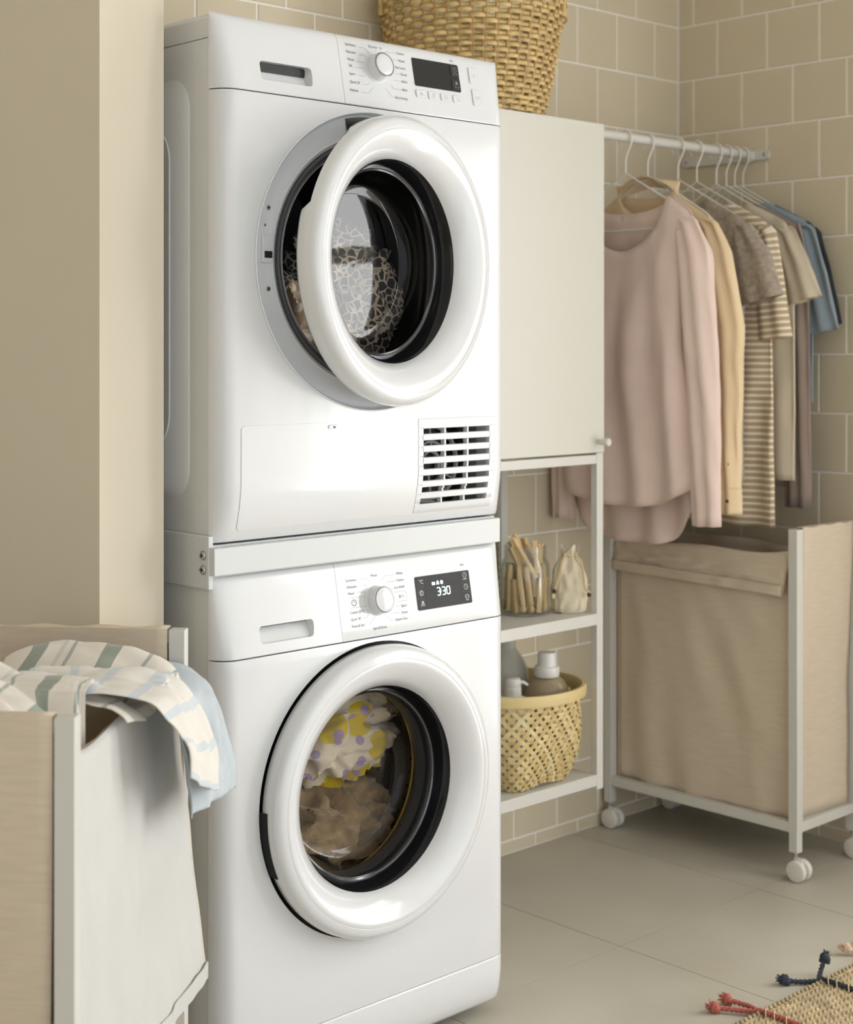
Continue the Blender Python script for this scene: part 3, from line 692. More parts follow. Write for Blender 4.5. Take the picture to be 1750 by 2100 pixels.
# ------------------------------------------------------------------ clothes-peg jar
JC = Vector((1.137, .410, ZM))
jr = thing('glass_jar', 'open clear glass jar full of wooden clothes pegs on the shelf', 'jar', JC)
JR = [(0, .0015), (.045, .0015), (.0525, .004), (.055, .012), (.0552, .095), (.0535, .110), (.0475, .122), (.0455, .126), (.0475, .128), (.0470, .131), (.0455, .133), (.0472, .136), (.0470, .139), (.0450, .141), (.0465, .149), (.0450, .1515),
      (.0425, .1515), (.0425, .124), (.0505, .108), (.0520, .095), (.0518, .014), (.048, .006), (0, .006)]
MB().lathe(JR, JC, n=56).build('jar_body', CLEAR, jr, sharp=60)
random.seed(4)
def peg_mesh(kind):
    mb = MB()
    if kind == 0:   # one-piece dolly peg: round head, slotted legs
        mb.lathe([(0, .0), (.0045, .001), (.0066, .005), (.0062, .010), (.0042, .0135), (.0062, .017), (.0066, .050)], n=12)
        for sg in (-1, 1):
            rows = []
            for z, o_, r in ((.048, .0032, .0034), (.07, .0036, .0033), (.098, .0046, .0026), (.102, .0048, .0015)):
                rows.append([(sg * o_ + r * math.cos(k * PI / 4) * .9, r * 1.7 * math.sin(k * PI / 4), z) for k in range(8)])
            mb.grid(rows, True, cap0=True, cap1=True)
    else:           # sprung peg: two flat jaws and a coil
        for sg in (-1, 1):
            rows = []
            for z, o_ in ((0, .0062), (.028, .0024), (.066, .0028), (.072, .0050)):
                t = .0024; rows.append([(sg * o_ - t, -.0052, z), (sg * o_ + t, -.0052, z), (sg * o_ + t, .0052, z), (sg * o_ - t, .0052, z)])
            mb.grid(rows, True, cap0=True, cap1=True)
    return mb
pegs = [peg_mesh(0), peg_mesh(1)]
spring = MB(); spring.tube([(.0042 * math.cos(a), -.006 + a * .0006, .030 + .0042 * math.sin(a)) for a in [k * .5 for k in range(40)]], .0008, 5)
pmesh = {}
for k in (0, 1):
    for q in (0, 1):
        me = pegs[k].mesh('clothes_peg'); me.materials.append(WOODP[q]); pmesh[(k, q)] = me
spm = spring.mesh('spring'); spm.materials.append(STEEL)
PEGS = []
def peg(kind, base, tip, spin, q):
    b = Vector(base); t = Vector(tip); PEGS.append([kind, b, b + (t - b).normalized() * (.102 if kind == 0 else .072), spin, q])
def set_peg(kind, b, t, spin, q):
    b = JC + b; t = JC + t; d = (t - b).normalized()
    o = bpy.data.objects.new('clothes_peg', pmesh[(kind, q)]); COL.objects.link(o); o.location = b
    o.rotation_mode = 'QUATERNION'; o.rotation_quaternion = d.to_track_quat('Z', 'Y') @ Matrix.Rotation(spin, 4, 'Z').to_quaternion()
    if kind == 0: tag(o, 'round-headed wooden dolly peg in the glass jar', 'clothes peg', 'dolly pegs in the jar')
    else:
        tag(o, 'sprung wooden clothes peg in the glass jar', 'clothes peg', 'sprung pegs in the jar')
        s_ = bpy.data.objects.new('spring', spm); COL.objects.link(s_); s_.parent = o
    return o
vd = math.radians(46.6 + 180)      # side of the jar towards the room
for k in range(13):
    a = vd + (k - 6.3) * .44; r = .0425
    kd = [0, 1, 0, 1, 0, 1, 0, 0, 1, 0, 1, 0, 1][k]
    lean = (random.random() - .5) * .5; zb = .009
    if k in (6, 7): lean = -.38 if k == 6 else -.2
    L_ = .1 if kd == 0 else .07
    tp = (r * .97 * math.cos(a + lean), r * .97 * math.sin(a + lean), zb + L_)
    if k % 3 == 2 and kd == 0: peg(kd, (tp[0], tp[1], tp[2]), (r * math.cos(a), r * math.sin(a), zb), random.random() * 3, k % 2)
    else: peg(kd, (r * math.cos(a), r * math.sin(a), zb), tp, random.random() * 3, k % 2)
for k in range(8):
    a = vd + k * 2 * PI / 8; r = .026; kd = k % 2
    peg(kd, (r * math.cos(a), r * math.sin(a), .010 + (.03 if kd else 0)), (r * .8 * math.cos(a + .4), r * .8 * math.sin(a + .4), .1), random.random() * 3, (k + 1) % 2)
lat = Vector((.7267, -.687, 0)); fwd = Vector((.687, .7267, 0))
for l0, f0, z0, l1, f1, z1, kd in ((.018, -.034, .078, -.036, -.006, .168, 0), (-.002, -.03, .083, -.046, -.004, .158, 1), (.0, -.012, .092, -.040, .012, .160, 1), (.020, .010, .085, -.020, .020, .168, 0), (.028, .0, .082, -.004, .018, .160, 1),
                                   (.022, -.022, .088, .020, -.012, .160, 1), (.034, -.012, .082, .030, -.006, .158, 1), (.0, .0, .010, .004, .002, .10, 1), (.014, .03, .09, .0, .034, .152, 1)):
    peg(kd, lat * l0 + fwd * f0 + Vector((0, 0, z0)), lat * l1 + fwd * f1 + Vector((0, 0, z1)), 1.0, int(l0 * 1000) % 2)
def closest(p1, q1, p2, q2):
    d1 = q1 - p1; d2 = q2 - p2; r_ = p1 - p2; a = d1.dot(d1); e = d2.dot(d2); f = d2.dot(r_); c = d1.dot(r_); b = d1.dot(d2); dn = a * e - b * b
    s_ = max(0, min(1, (b * f - c * e) / dn)) if dn > 1e-12 else .5
    t = (b * s_ + f) / e
    if t < 0: t = 0; s_ = max(0, min(1, -c / a))
    elif t > 1: t = 1; s_ = max(0, min(1, (b - c) / a))
    return s_, t, (p1 + d1 * s_) - (p2 + d2 * t)
def inner(z): return lerpt([(.006, .0515), (.095, .0515), (.108, .0500), (.124, .0422), (.20, .0422)], z)
for it in range(160):
    for i in range(len(PEGS)):
        for j in range(i):
            A, B = PEGS[i], PEGS[j]; s_, t, dv = closest(A[1], A[2], B[1], B[2]); dist = dv.length; need = (.0068 if A[0] == 0 else .0072) + (.0068 if B[0] == 0 else .0072)
            if dist < need:
                n_ = dv.normalized() if dist > 1e-6 else Vector((math.cos(i * 2.4), math.sin(i * 2.4), 0)); m_ = n_ * (need - dist) * .5
                A[1] += m_ * (1 - s_); A[2] += m_ * s_; B[1] -= m_ * (1 - t); B[2] -= m_ * t
    for P_ in PEGS:
        L_ = .102 if P_[0] == 0 else .072; d = P_[2] - P_[1]; e = d.normalized() * (d.length - L_) * .5; P_[1] += e; P_[2] -= e
        for e in (0, .5, 1):                      # keep the ends and the middle inside the glass
            c = P_[1].lerp(P_[2], e); rr_ = math.hypot(c.x, c.y); lim = inner(c.z) - .0078
            if rr_ > lim:
                f = Vector((c.x, c.y, 0)) * (lim / rr_ - 1); P_[1] += f * (1 - e if e != .5 else 1); P_[2] += f * (e if e != .5 else 1)
        for e in (1, 2):
            if P_[e].z < .0085: P_[e].z = .0085
            if P_[e].z > .172: P_[e].z = .172
for P_ in PEGS: set_peg(*P_)
J2 = Vector((1.071, .501, ZM))
j2 = thing('glass_jar', 'tall ribbed glass jar standing half hidden beside the washing machine', 'jar', J2)
p2 = [(0, .001), (.05, .001), (.056, .008)]
for k in range(11): p2 += [(.056, .016 + k * .016), (.0535, .020 + k * .016), (.056, .024 + k * .016)]
p2 += [(.054, .195), (.050, .198), (.049, .19), (.0515, .02), (0, .008)]
MB().lathe(p2, J2, n=48).build('jar_body', glassmat('greenish_glass', (.72, .76, .70), .08, .02, .7), j2, sharp=60)

# ------------------------------------------------------------------ cotton pouch
PC = Vector((1.217, .352, ZM))
po = thing('cotton_pouch', 'small natural cotton drawstring pouch with brown cord beads on the shelf', 'pouch', PC, math.radians(-43.4), local=True)
rows = []
for i in range(23):
    t = i / 22; z = .142 * t
    hw = lerpt([(0, .030), (.06, .038), (.25, .0405), (.5, .040), (.7, .034), (.84, .021), (.9, .014), (1, .021)], t)
    hd = lerpt([(0, .020), (.1, .027), (.4, .029), (.65, .024), (.84, .014), (.9, .010), (1, .014)], t)
    rows.append([(hw * math.copysign(abs(math.cos(a)) ** .75, math.cos(a)) + .004 * nz(3 * math.cos(a), 3 * math.sin(a), t * 5), hd * math.sin(a) * (1 + .22 * nz(4 * math.cos(a), 4 * math.sin(a), t * 6) + (.30 * math.cos(a * 9) * sm((t - .6) / .25))),
                  z + .004 * nz(2 * math.cos(a), 1, 3) * (t < .05) + (.010 * math.cos(a * 5) * (t > .92))) for a in [2 * PI * k / 72 for k in range(72)]])
MB().grid(rows, True, cap0=True).build('pouch_body', COTTON, po, sharp=80)
MB().tube([(.016 * math.cos(a), .0125 * math.sin(a), .1265 + .002 * math.sin(3 * a)) for a in [2 * PI * k / 24 for k in range(24)]], .0022, 6, True).build('drawstring', CORD, po)
for sg, pth in ((-1, [(-.012, -.012, .127), (-.020, -.026, .112), (-.024, -.031, .09), (-.030, -.032, .072), (-.035, -.031, .056)]), (1, [(.012, -.012, .127), (.022, -.024, .118), (.027, -.029, .09), (.029, -.031, .066), (.033, -.031, .054), (.041, -.029, .048)])):
    c = MB().tube(pth, .0016, 6).build('cord', CORD, po); MB().tube([(p[0] + .0028, p[1] - .0008, p[2]) for p in pth], .0016, 6).build('cord', CORD, po)
    e = Vector(pth[-1]) + Vector((0, 0, -.004))
    MB().lathe([(0, .0055), (.0035, .0045), (.0052, 0), (.0035, -.0045), (0, -.0055)], e, n=16).build('bead', BEADD, c)
    if sg < 0: MB().lathe([(0, .005), (.0036, .0045), (.0044, 0), (.0036, -.0055), (0, -.006)], e + Vector((-.003, 0, -.010)), n=16).build('bead', CORD, c)

# ------------------------------------------------------------------ bamboo basket with bottles
BC = Vector((1.094, .408, ZL)); BH = .2
bb = thing('bamboo_basket', 'woven bamboo strip basket with square base and rounded rim on the lower shelf', 'basket', BC, local=True)
def bsurf(a, t, off=0):
    """a angle, t 0..1 height"""
    k = sm(t * 1.15); n_ = 5.5 - 3.3 * k
    c_, s_ = math.cos(a), math.sin(a); q = (abs(c_) ** n_ + abs(s_) ** n_) ** (-1 / n_)
    r = (.099 + .052 * t ** .8) * q + off - (.010 * (1 - t) ** 6)
    z = .002 + BH * t + .006 * (1 - t) ** 5 * (1 - (abs(math.sin(2 * a))) ** 1.5)
    return Vector((r * c_, r * s_, z))
NS = 46
for dr_ in (1, -1):
    for k in range(NS):
        mb = MB(); rows = []; a0 = 2 * PI * k / NS; st = 26
        for i in range(st + 1):
            t = i / st; a = a0 + dr_ * t * 1.30
            off = .0022 * math.cos(PI * (t * 1.30 * NS / PI) + PI * k) * dr_
            wd = .0052 / (.125) * 1.0
            p0 = bsurf(a - wd, min(1, t + .0), off); p1 = bsurf(a + wd, t, off); i0 = bsurf(a - wd, t, off - .0012); i1 = bsurf(a + wd, t, off - .0012)
            rows.append([p0, p1, i1, i0])
        mb.grid(rows, True, cap0=True, cap1=True).build('bamboo_strip', BAMBOO[(k * 7 + (dr_ > 0) * 3 + k // 5) % 3], bb, sharp=50)
rim = []
for dz, do in ((-.014, .0045), (.004, .0055), (.009, .003), (.009, -.003), (.004, -.0055), (-.014, -.0045)):
    rim.append([bsurf(2 * PI * k / 72, 1, do) + Vector((0, 0, dz)) for k in range(72)])
rim.append(rim[0]); MB().grid(rim, True).build('rim', BAMRIM, bb, sharp=50)
MB().lathe([(0, .006), (.092, .006)], n=4, a0=PI / 4, a1=PI / 4 + 2 * PI).build('base_board', BAMBOO[1], bb)
def bottle(name, label, pos, prof, m, sy=.7, rot=-.76):
    o = thing(name, label, 'bottle', pos, rot, local=True); MB().lathe(prof, n=40, sy=sy).build('bottle_body', m, o, sharp=60); return o
bt = bottle('detergent_bottle', 'amber translucent detergent bottle with white cap in the bamboo basket', BC + lat * .076 + fwd * .010 + Vector((0, 0, .008)),
            [(0, 0), (.028, 0), (.032, .006), (.041, .06), (.049, .14), (.050, .17), (.047, .188), (.038, .204), (.026, .213), (.0235, .217), (.0235, .23), (0, .23)],
            mat('amber_plastic', (.42, .33, .2), .3, var=.1, vscale=10, coat=.3, trans=.25))
MB().lathe([(.0265, .213), (.0275, .216), (.0275, .232), (.026, .235), (.0205, .236), (.0200, .262), (.0190, .265), (0, .265)], n=40).build('cap', PLW, bt, sharp=40)
b2 = bottle('pump_bottle', 'short white pump bottle peeking over the bamboo basket rim', BC - lat * .002 - fwd * .060 + Vector((0, 0, .008)),
            [(0, 0), (.034, 0), (.036, .005), (.036, .17), (.033, .180), (.022, .184), (0, .186)], PLW, .85)
MB().lathe([(.0185, .184), (.0180, .203), (.0168, .204), (.0168, .2055), (.0175, .207), (.0165, .221), (.014, .223), (0, .2235)], n=32).build('pump_head', PLW, b2, sharp=40)
MB().tube([(.012, 0, .215), (.024, 0, .2135), (.032, 0, .208)], [.0042, .0036, .0028], 10).build('spout', PLW, b2)
bottle('detergent_jug', 'pale frosted jug standing behind the amber bottle in the bamboo basket', BC - lat * .010 + fwd * .062 + Vector((0, 0, .008)),
       [(0, 0), (.046, 0), (.050, .006), (.050, .20), (.047, .222), (.036, .245), (.0225, .262), (.0205, .268), (.0205, .288), (.019, .29), (0, .29)],
       mat('frosted_plastic', (.62, .60, .52), .4, trans=.3), .8)

# ------------------------------------------------------------------ wicker basket on the cabinet
KC = Vector((1.013, .452, 1.6885)); KH = .262
kb_ = thing('wicker_basket', 'tall round golden wicker basket standing on top of the wall cabinet', 'basket', KC, local=True)
def kr(z): return lerpt([(0, .148), (.03, .160), (.10, .176), (.2, .190), (.27, .196)], z)
NSK = 44; NR = 23
for i in range(NR):
    z = .007 + i * .0112; pth = []; rows = []; n_ = NSK * 6
    for k in range(n_):
        a = 2 * PI * k / n_; off = .0042 * math.cos(a * NSK / 2 + (PI if i % 2 else 0)) ; r = kr(z) + off
        zz = z + .0012 * nz(a * 2, i * 1.7, 0); h = .0051 * (1 + .2 * nz(a * 5, i, 4)); t = .0024
        rows.append([((r + t * math.cos(q)) * math.cos(a), (r + t * math.cos(q)) * math.sin(a), zz + h * math.sin(q)) for q in [2 * PI * j / 6 for j in range(6)]])
    rows.append(rows[0]); MB().grid(rows, True).build('weaver', WICKER, kb_, sharp=80)
for k in range(NSK):
    for dd_ in (-.013, .013):
        a = 2 * PI * (k + .5) / NSK + dd_ ; MB().tube([(kr(z) * math.cos(a), kr(z) * math.sin(a), z) for z in (.002, .05, .1, .15, .2, .26)], .0026, 6).build('stake', WICKER2, kb_)
rp = []
for k in range(150):
    a = 2 * PI * k / 150; rp.append(((kr(KH) + .004 * math.cos(a * 34)) * math.cos(a), (kr(KH) + .004 * math.cos(a * 34)) * math.sin(a), KH + .003 * math.sin(a * 34)))
MB().tube(rp, .0085, 8, True).build('rim', WICKER, kb_)
MB().lathe([(0, .003), (.146, .003)], n=40).build('base', WICKER2, kb_)
for a in (math.radians(-42), math.radians(138)):
    pth = []
    for k in range(17):
        t = k / 16 * PI; b = a + .20 * math.cos(t); r = kr(.22) + .006 + .004 * math.sin(t); pth.append((r * math.cos(b), r * math.sin(b), .215 + .105 * math.sin(t)))
    hd = MB().tube(pth, .0075, 8).build('handle', WICKER, kb_)
    for bq in (.2, -.2):
        MB().tube([((kr(.22) + .006 + .008 * math.sin(q * 2)) * math.cos(a + bq + .012 * math.cos(q * 2)), (kr(.22) + .006 + .008 * math.sin(q * 2)) * math.sin(a + bq + .012 * math.cos(q * 2)), .200 + q * .009) for q in [x * .4 for x in range(16)]], .0028, 6).build('handle_binding', WICKER2, hd)

# ================================================================== CLOTHES RAIL, HANGERS, GARMENTS
RY, RZ = .381, 1.683
ra = thing('clothes_rail', 'white metal clothes rail fixed between the cabinet and the tiled wall', 'clothes rail', (1.6, RY, RZ))
MB().lathe([(0, 0), (.0115, 0), (.0115, .655), (0, .655)], (1.267, RY, RZ), 'x', 24).build('tube', FRAMEW, ra)
pts = [(.335 + .0125 * math.cos(a), RZ - .002 + .0125 * math.sin(a)) for a in [PI * (.5 + k / 8) for k in range(9)]] + [(.58 + .0125 * math.cos(a), RZ - .002 + .0125 * math.sin(a)) for a in [PI * (1.5 + k / 8) for k in range(9)]]
MB().grid([[(x, y, z) for y, z in pts] for x in (1.9385, 1.9457)], True, cap0=True, cap1=True).build('wall_bracket', FRAMEW, ra)
MB().lathe([(0, 0), (.0165, 0), (.0165, .02), (0, .02)], (1.9205, RY, RZ - .003), 'x', 24).build('end_cup', FRAMEW, ra)
for y in (.336, .579): screw(ra, (1.9385, y, RZ - .002), 'x', .0045)
HW = mat('white_wire', (.76, .73, .67), .4)
hx = [1.4470, 1.5290, 1.6450, 1.7190, 1.7980, 1.8400, 1.8760, 1.9110]
def hanger_mesh():
    hook = [(0, -.083), (0, -.050), (-.006, -.036), (-.0165, -.017), (-.0185, .002), (-.0120, .0125), (0, .0165), (.0125, .0120), (.0185, 0), (.0180, -.012), (.013, -.019)]
    m1 = MB().tube([(0, y, z) for y, z in hook], .0021, 8)
    bd = [(0, -.083), (.10, -.140), (.160, -.175), (.176, -.187), (.183, -.200), (.178, -.212), (.166, -.216), (0, -.216)]
    full = bd + [(-y, z) for y, z in bd[::-1][1:-1]]
    m2 = MB().tube([(0, y, z) for y, z in full], .0021, 8, True)
    return m1.mesh('hook'), m2.mesh('wire_frame')
hm1, hm2 = hanger_mesh(); hm1.materials.append(HW); hm2.materials.append(HW)
GN = ['pink top', 'tan shirt', 'taupe tee', 'striped tee', 'beige tee', 'mauve-brown top', 'blue tee', 'black tee']
for x, g in zip(hx, GN):
    h = thing('clothes_hanger', 'white wire hanger on the rail carrying the ' + g, 'hanger', (x, RY, RZ), group='wire hangers on the clothes rail', local=True)
    for me, nm in ((hm1, 'hook'), (hm2, 'wire_frame')):
        o = bpy.data.objects.new(nm, me); COL.objects.link(o); o.parent = h
def garment(name, label, cat, x, m, wid, zs, nh, fdrop, bdrop, zbf, zbb, th=.018, fold=.010, seed=0, yc=RY, cols=96, nr=34, ysh=0):
    """wid: table z->half width; zs (neck-shoulder z, outer shoulder z); zbf/zbb bottom z as functions of cos"""
    o = thing(name, label, cat, (x, yc, zs[1])); rows, uv = [], []
    wt = wid(zs[1])
    for i in range(nr + 1):
        t = i / nr; row, ur = [], []
        for j in range(cols):
            a = 2 * PI * j / cols; c_, s_ = math.cos(a), math.sin(a); front = s_ < 0
            yt = -wt * c_; ay = abs(yt)
            zt = zs[0] + (zs[1] - zs[0]) * max(0, (ay - nh) / (wt - nh)) - .018 * max(0, (ay / wt - .9) / .1) ** 2
            if ay < nh: zt = zs[0] - (fdrop if front else bdrop) * math.sqrt(max(0, 1 - (ay / nh) ** 2))
            zb = zbf(abs(c_)) if front else zbb(abs(c_))
            z = zt + (zb - zt) * t
            hw = wid(z); y = yc - hw * c_ + ysh * t
            f = fold * sm(t * 1.6) * (math.sin(y * 62 + seed * 3 + 2 * nz(y * 6, z * 2, seed)) + .8 * nz(y * 25, z * 4, seed))
            f += .004 * nz(y * 30, z * 12, seed + 5)
            tk = th * (.45 + .55 * sm(t * 3)); xx = x + tk * math.copysign(abs(s_) ** .6, s_) + f * (1 if abs(s_) > .15 else .5)
            row.append((xx, y, z)); ur.append((y, z))
        rows.append(row); uv.append(ur)
    MB().grid(rows, True, uv).build('body', m, o, sharp=80, solid=.0012)
    return o
def sleeve(o, m, path, rad, thx, seed=0, n=40, name='sleeve'):
    """path [(y,z)] ; rad half-widths ; thx half-thickness; tube open at the cuff"""
    x = ORG[o.name][0]; P = [Vector((0, y, z)) for y, z in path]
    # resample
    pts, rr, tt = [], [], []
    for i in range(len(P) - 1):
        for k in range(8):
            q = k / 8; pts.append(P[i].lerp(P[i + 1], q)); rr.append(rad[i] + (rad[i + 1] - rad[i]) * q); tt.append(thx[i] + (thx[i + 1] - thx[i]) * q)
    pts.append(P[-1]); rr.append(rad[-1]); tt.append(thx[-1])
    rows, uv, L_ = [], [], 0
    for i, p in enumerate(pts):
        a = pts[max(0, i - 1)]; b = pts[min(len(pts) - 1, i + 1)]; d = (b - a).normalized(); nrm = Vector((0, d.z, -d.y))
        L_ += (p - a).length if i else 0
        row, ur = [], []
        for k in range(n):
            q = 2 * PI * k / n; f = .0045 * nz(p.z * 14 + math.cos(q) * 1.5, math.sin(q) * 2, seed) + .004 * math.sin(math.cos(q) * 7 + seed + p.z * 5)
            v = p + nrm * rr[i] * math.cos(q); row.append((x + v.x + (tt[i] * math.sin(q)) + f, v.y, v.z)); ur.append((math.cos(q) * rr[i], L_))
        rows.append(row); uv.append(ur)
    MB().grid(rows, True, uv).build(name, m, o, sharp=80, solid=.0012)
PINK = mat('pale_pink_jersey', (.74, .575, .50), .95, sheen=.3, bump=.12, bscale=260, var=.03, vscale=12)
TAN = mat('tan_cotton', (.75, .575, .36), .95, sheen=.2, bump=.15, bscale=240, var=.03)
TAN_LIT = mat('tan_cotton_lit', (.80, .66, .45), .95, sheen=.2, bump=.15, bscale=240)  # lit copy of the tan cotton, assigned to nothing
TAUPE = mat('taupe_marl', (.35, .29, .23), .95, var=.22, vscale=90, sheen=.3, bump=.2, bscale=240)
BEI = mat('sand_jersey', (.60, .52, .39), .95, sheen=.2, bump=.15, bscale=240, var=.04)
MAU = mat('mauve_brown_jersey', (.31, .24, .20), .95, sheen=.2, bump=.15)
BLU = mat('dusty_blue_cotton', (.28, .34, .39), .95, sheen=.2, bump=.15, var=.04)
BLK = mat('black_cotton', (.03, .035, .04), .95, bump=.1)
STR = stripemat('tan_white_stripes', (.50, .37, .21), (.82, .74, .63), .0150, .40)
# pink long-sleeved top, longer at the back
g = garment('jersey_top', 'pale pink long-sleeved top with scoop neck, first garment beside the cabinet', 'top', hx[0], PINK,
            lambda z: lerpt([(.74, .205), (.9, .205), (1.2, .165), (1.4, .165), (1.46, .195), (1.6, .20)], z), (1.545, 1.492), .122, .128, .040,
            lambda c: .832 + .055 * c ** 3, lambda c: .742 + .15 * c ** 4, .030, .012, 1)
sleeve(g, PINK, [(.232, 1.492), (.205, 1.466), (.184, 1.40), (.168, 1.2), (.158, 1.0), (.150, .80)], [.004, .030, .043, .043, .040, .036], [.003, .016, .027, .026, .022, .020], 2)
sleeve(g, PINK, [(.545, 1.475), (.572, 1.40), (.575, 1.2), (.575, 1.0), (.572, .785)], [.030, .040, .034, .030, .028], [.02, .026, .022, .02, .02], 5)
MB().box(hx[0] + .012, hx[0] + .0128, .395, .425, 1.490, 1.502).build('neck_label', OFFWHITE, g, smooth=False)
# tan shirt with collar
g = garment('long_sleeve_shirt', 'tan long-sleeved button shirt with raised collar and buttoned cuff', 'shirt', hx[1], TAN,
            lambda z: lerpt([(.84, .185), (1.2, .175), (1.45, .200), (1.6, .205)], z), (1.560, 1.478), .075, .055, .012, lambda c: .86 + .03 * c, lambda c: .86 + .03 * c, .024, .009, 3)
cp = [[(hx[1] + .006 * math.sin(a) + .020 * math.sin(a) * (1 - q), RY - (.084 + .01 * q) * math.cos(a), 1.556 + .020 * math.sin(a) * (1 if math.sin(a) > 0 else -2.1) * (1 - q) + q * .036 - .012 * abs(math.cos(a))) for a in [2 * PI * k / 48 for k in range(48)]] for q in (0, .3, .7, 1)]
MB().grid(cp, True).build('collar', TAN, g, solid=.002, sharp=80)
sleeve(g, TAN, [(.228, 1.490), (.202, 1.464), (.178, 1.40), (.150, 1.24), (.150, 1.0), (.149, .868)], [.004, .026, .036, .040, .030, .026], [.003, .015, .026, .026, .022, .02], 4)
sleeve(g, TAN, [(.149, .880), (.148, .822)], [.0275, .028], [.021, .02], 4, name='cuff')
for z in (.935, .852): MB().lathe([(0, -.0016), (.0042, -.0012), (.0044, 0), (0, 0)], (hx[1] - .0215, .139, z), 'x', 14).build('button', mat('brown_button', (.12, .075, .04), .4), g)
# taupe tee
def tee(name, label, x, m, wsh, zsh, zb, sl, seed, hw=.17, sw=.055, th=.018, ysh=0):
    g = garment(name, label, 't-shirt', x, m, lambda z: lerpt([(zb, hw), (1.3, hw), (1.44, wsh * .97), (1.6, wsh)], z), (zsh + .064, zsh), .085, .06, .015, lambda c: zb, lambda c: zb, th, th * .45, seed, ysh=ysh)
    sleeve(g, m, [(RY - wsh + .045, zsh - .004), (RY - wsh + .020, zsh - .026), ((RY - wsh + sl[0]) / 2 + .01, (zsh - .012 + sl[1]) / 2 + .006), sl], [.004, .030, sw * .82, sw], [.003, th * .7, th * 1.1, th * 1.2], seed)
    sleeve(g, m, [(RY + wsh - .015, zsh - .012), (min(.575, RY + wsh + .01), 1.42), (min(.580, RY + wsh + .012), 1.33)], [.030, sw * .6, sw * .5], [.012, th, th], seed + 2)
    return g
tee('short_sleeve_tee', 'taupe marl short-sleeved tee hanging behind the tan shirt', hx[2], TAUPE, .205, 1.488, .882, (.150, 1.300), 6, .19, .066)
tee('short_sleeve_tee', 'tan and white striped short-sleeved tee on the rail', hx[3], STR, .215, 1.486, .775, (.160, 1.215), 7, .206, .048, .016, -.020)
tee('short_sleeve_tee', 'plain sand-coloured tee hanging behind the striped tee', hx[4], BEI, .220, 1.488, .880, (.128, 1.305), 8, .225, .046, .012)
g = garment('jersey_top', 'mauve-brown long-sleeved top between the sand tee and blue tee', 'top', hx[5], MAU, lambda z: lerpt([(.85, .20), (1.44, .205), (1.6, .21)], z), (1.552, 1.490), .085, .06, .015, lambda c: .86, lambda c: .86, .008, .003, 9)
sleeve(g, MAU, [(.190, 1.490), (.178, 1.40), (.176, 1.1), (.174, .812)], [.024, .036, .034, .035], [.008, .009, .009, .009], 9)
tee('short_sleeve_tee', 'dusty blue short-sleeved tee near the wall end of the rail', hx[6], BLU, .224, 1.495, 1.06, (.132, 1.232), 10, .225, .050, .008)
tee('short_sleeve_tee', 'black tee, last garment against the tiled wall', hx[7], BLK, .218, 1.490, 1.10, (.140, 1.245), 11, .19, .046, .007)

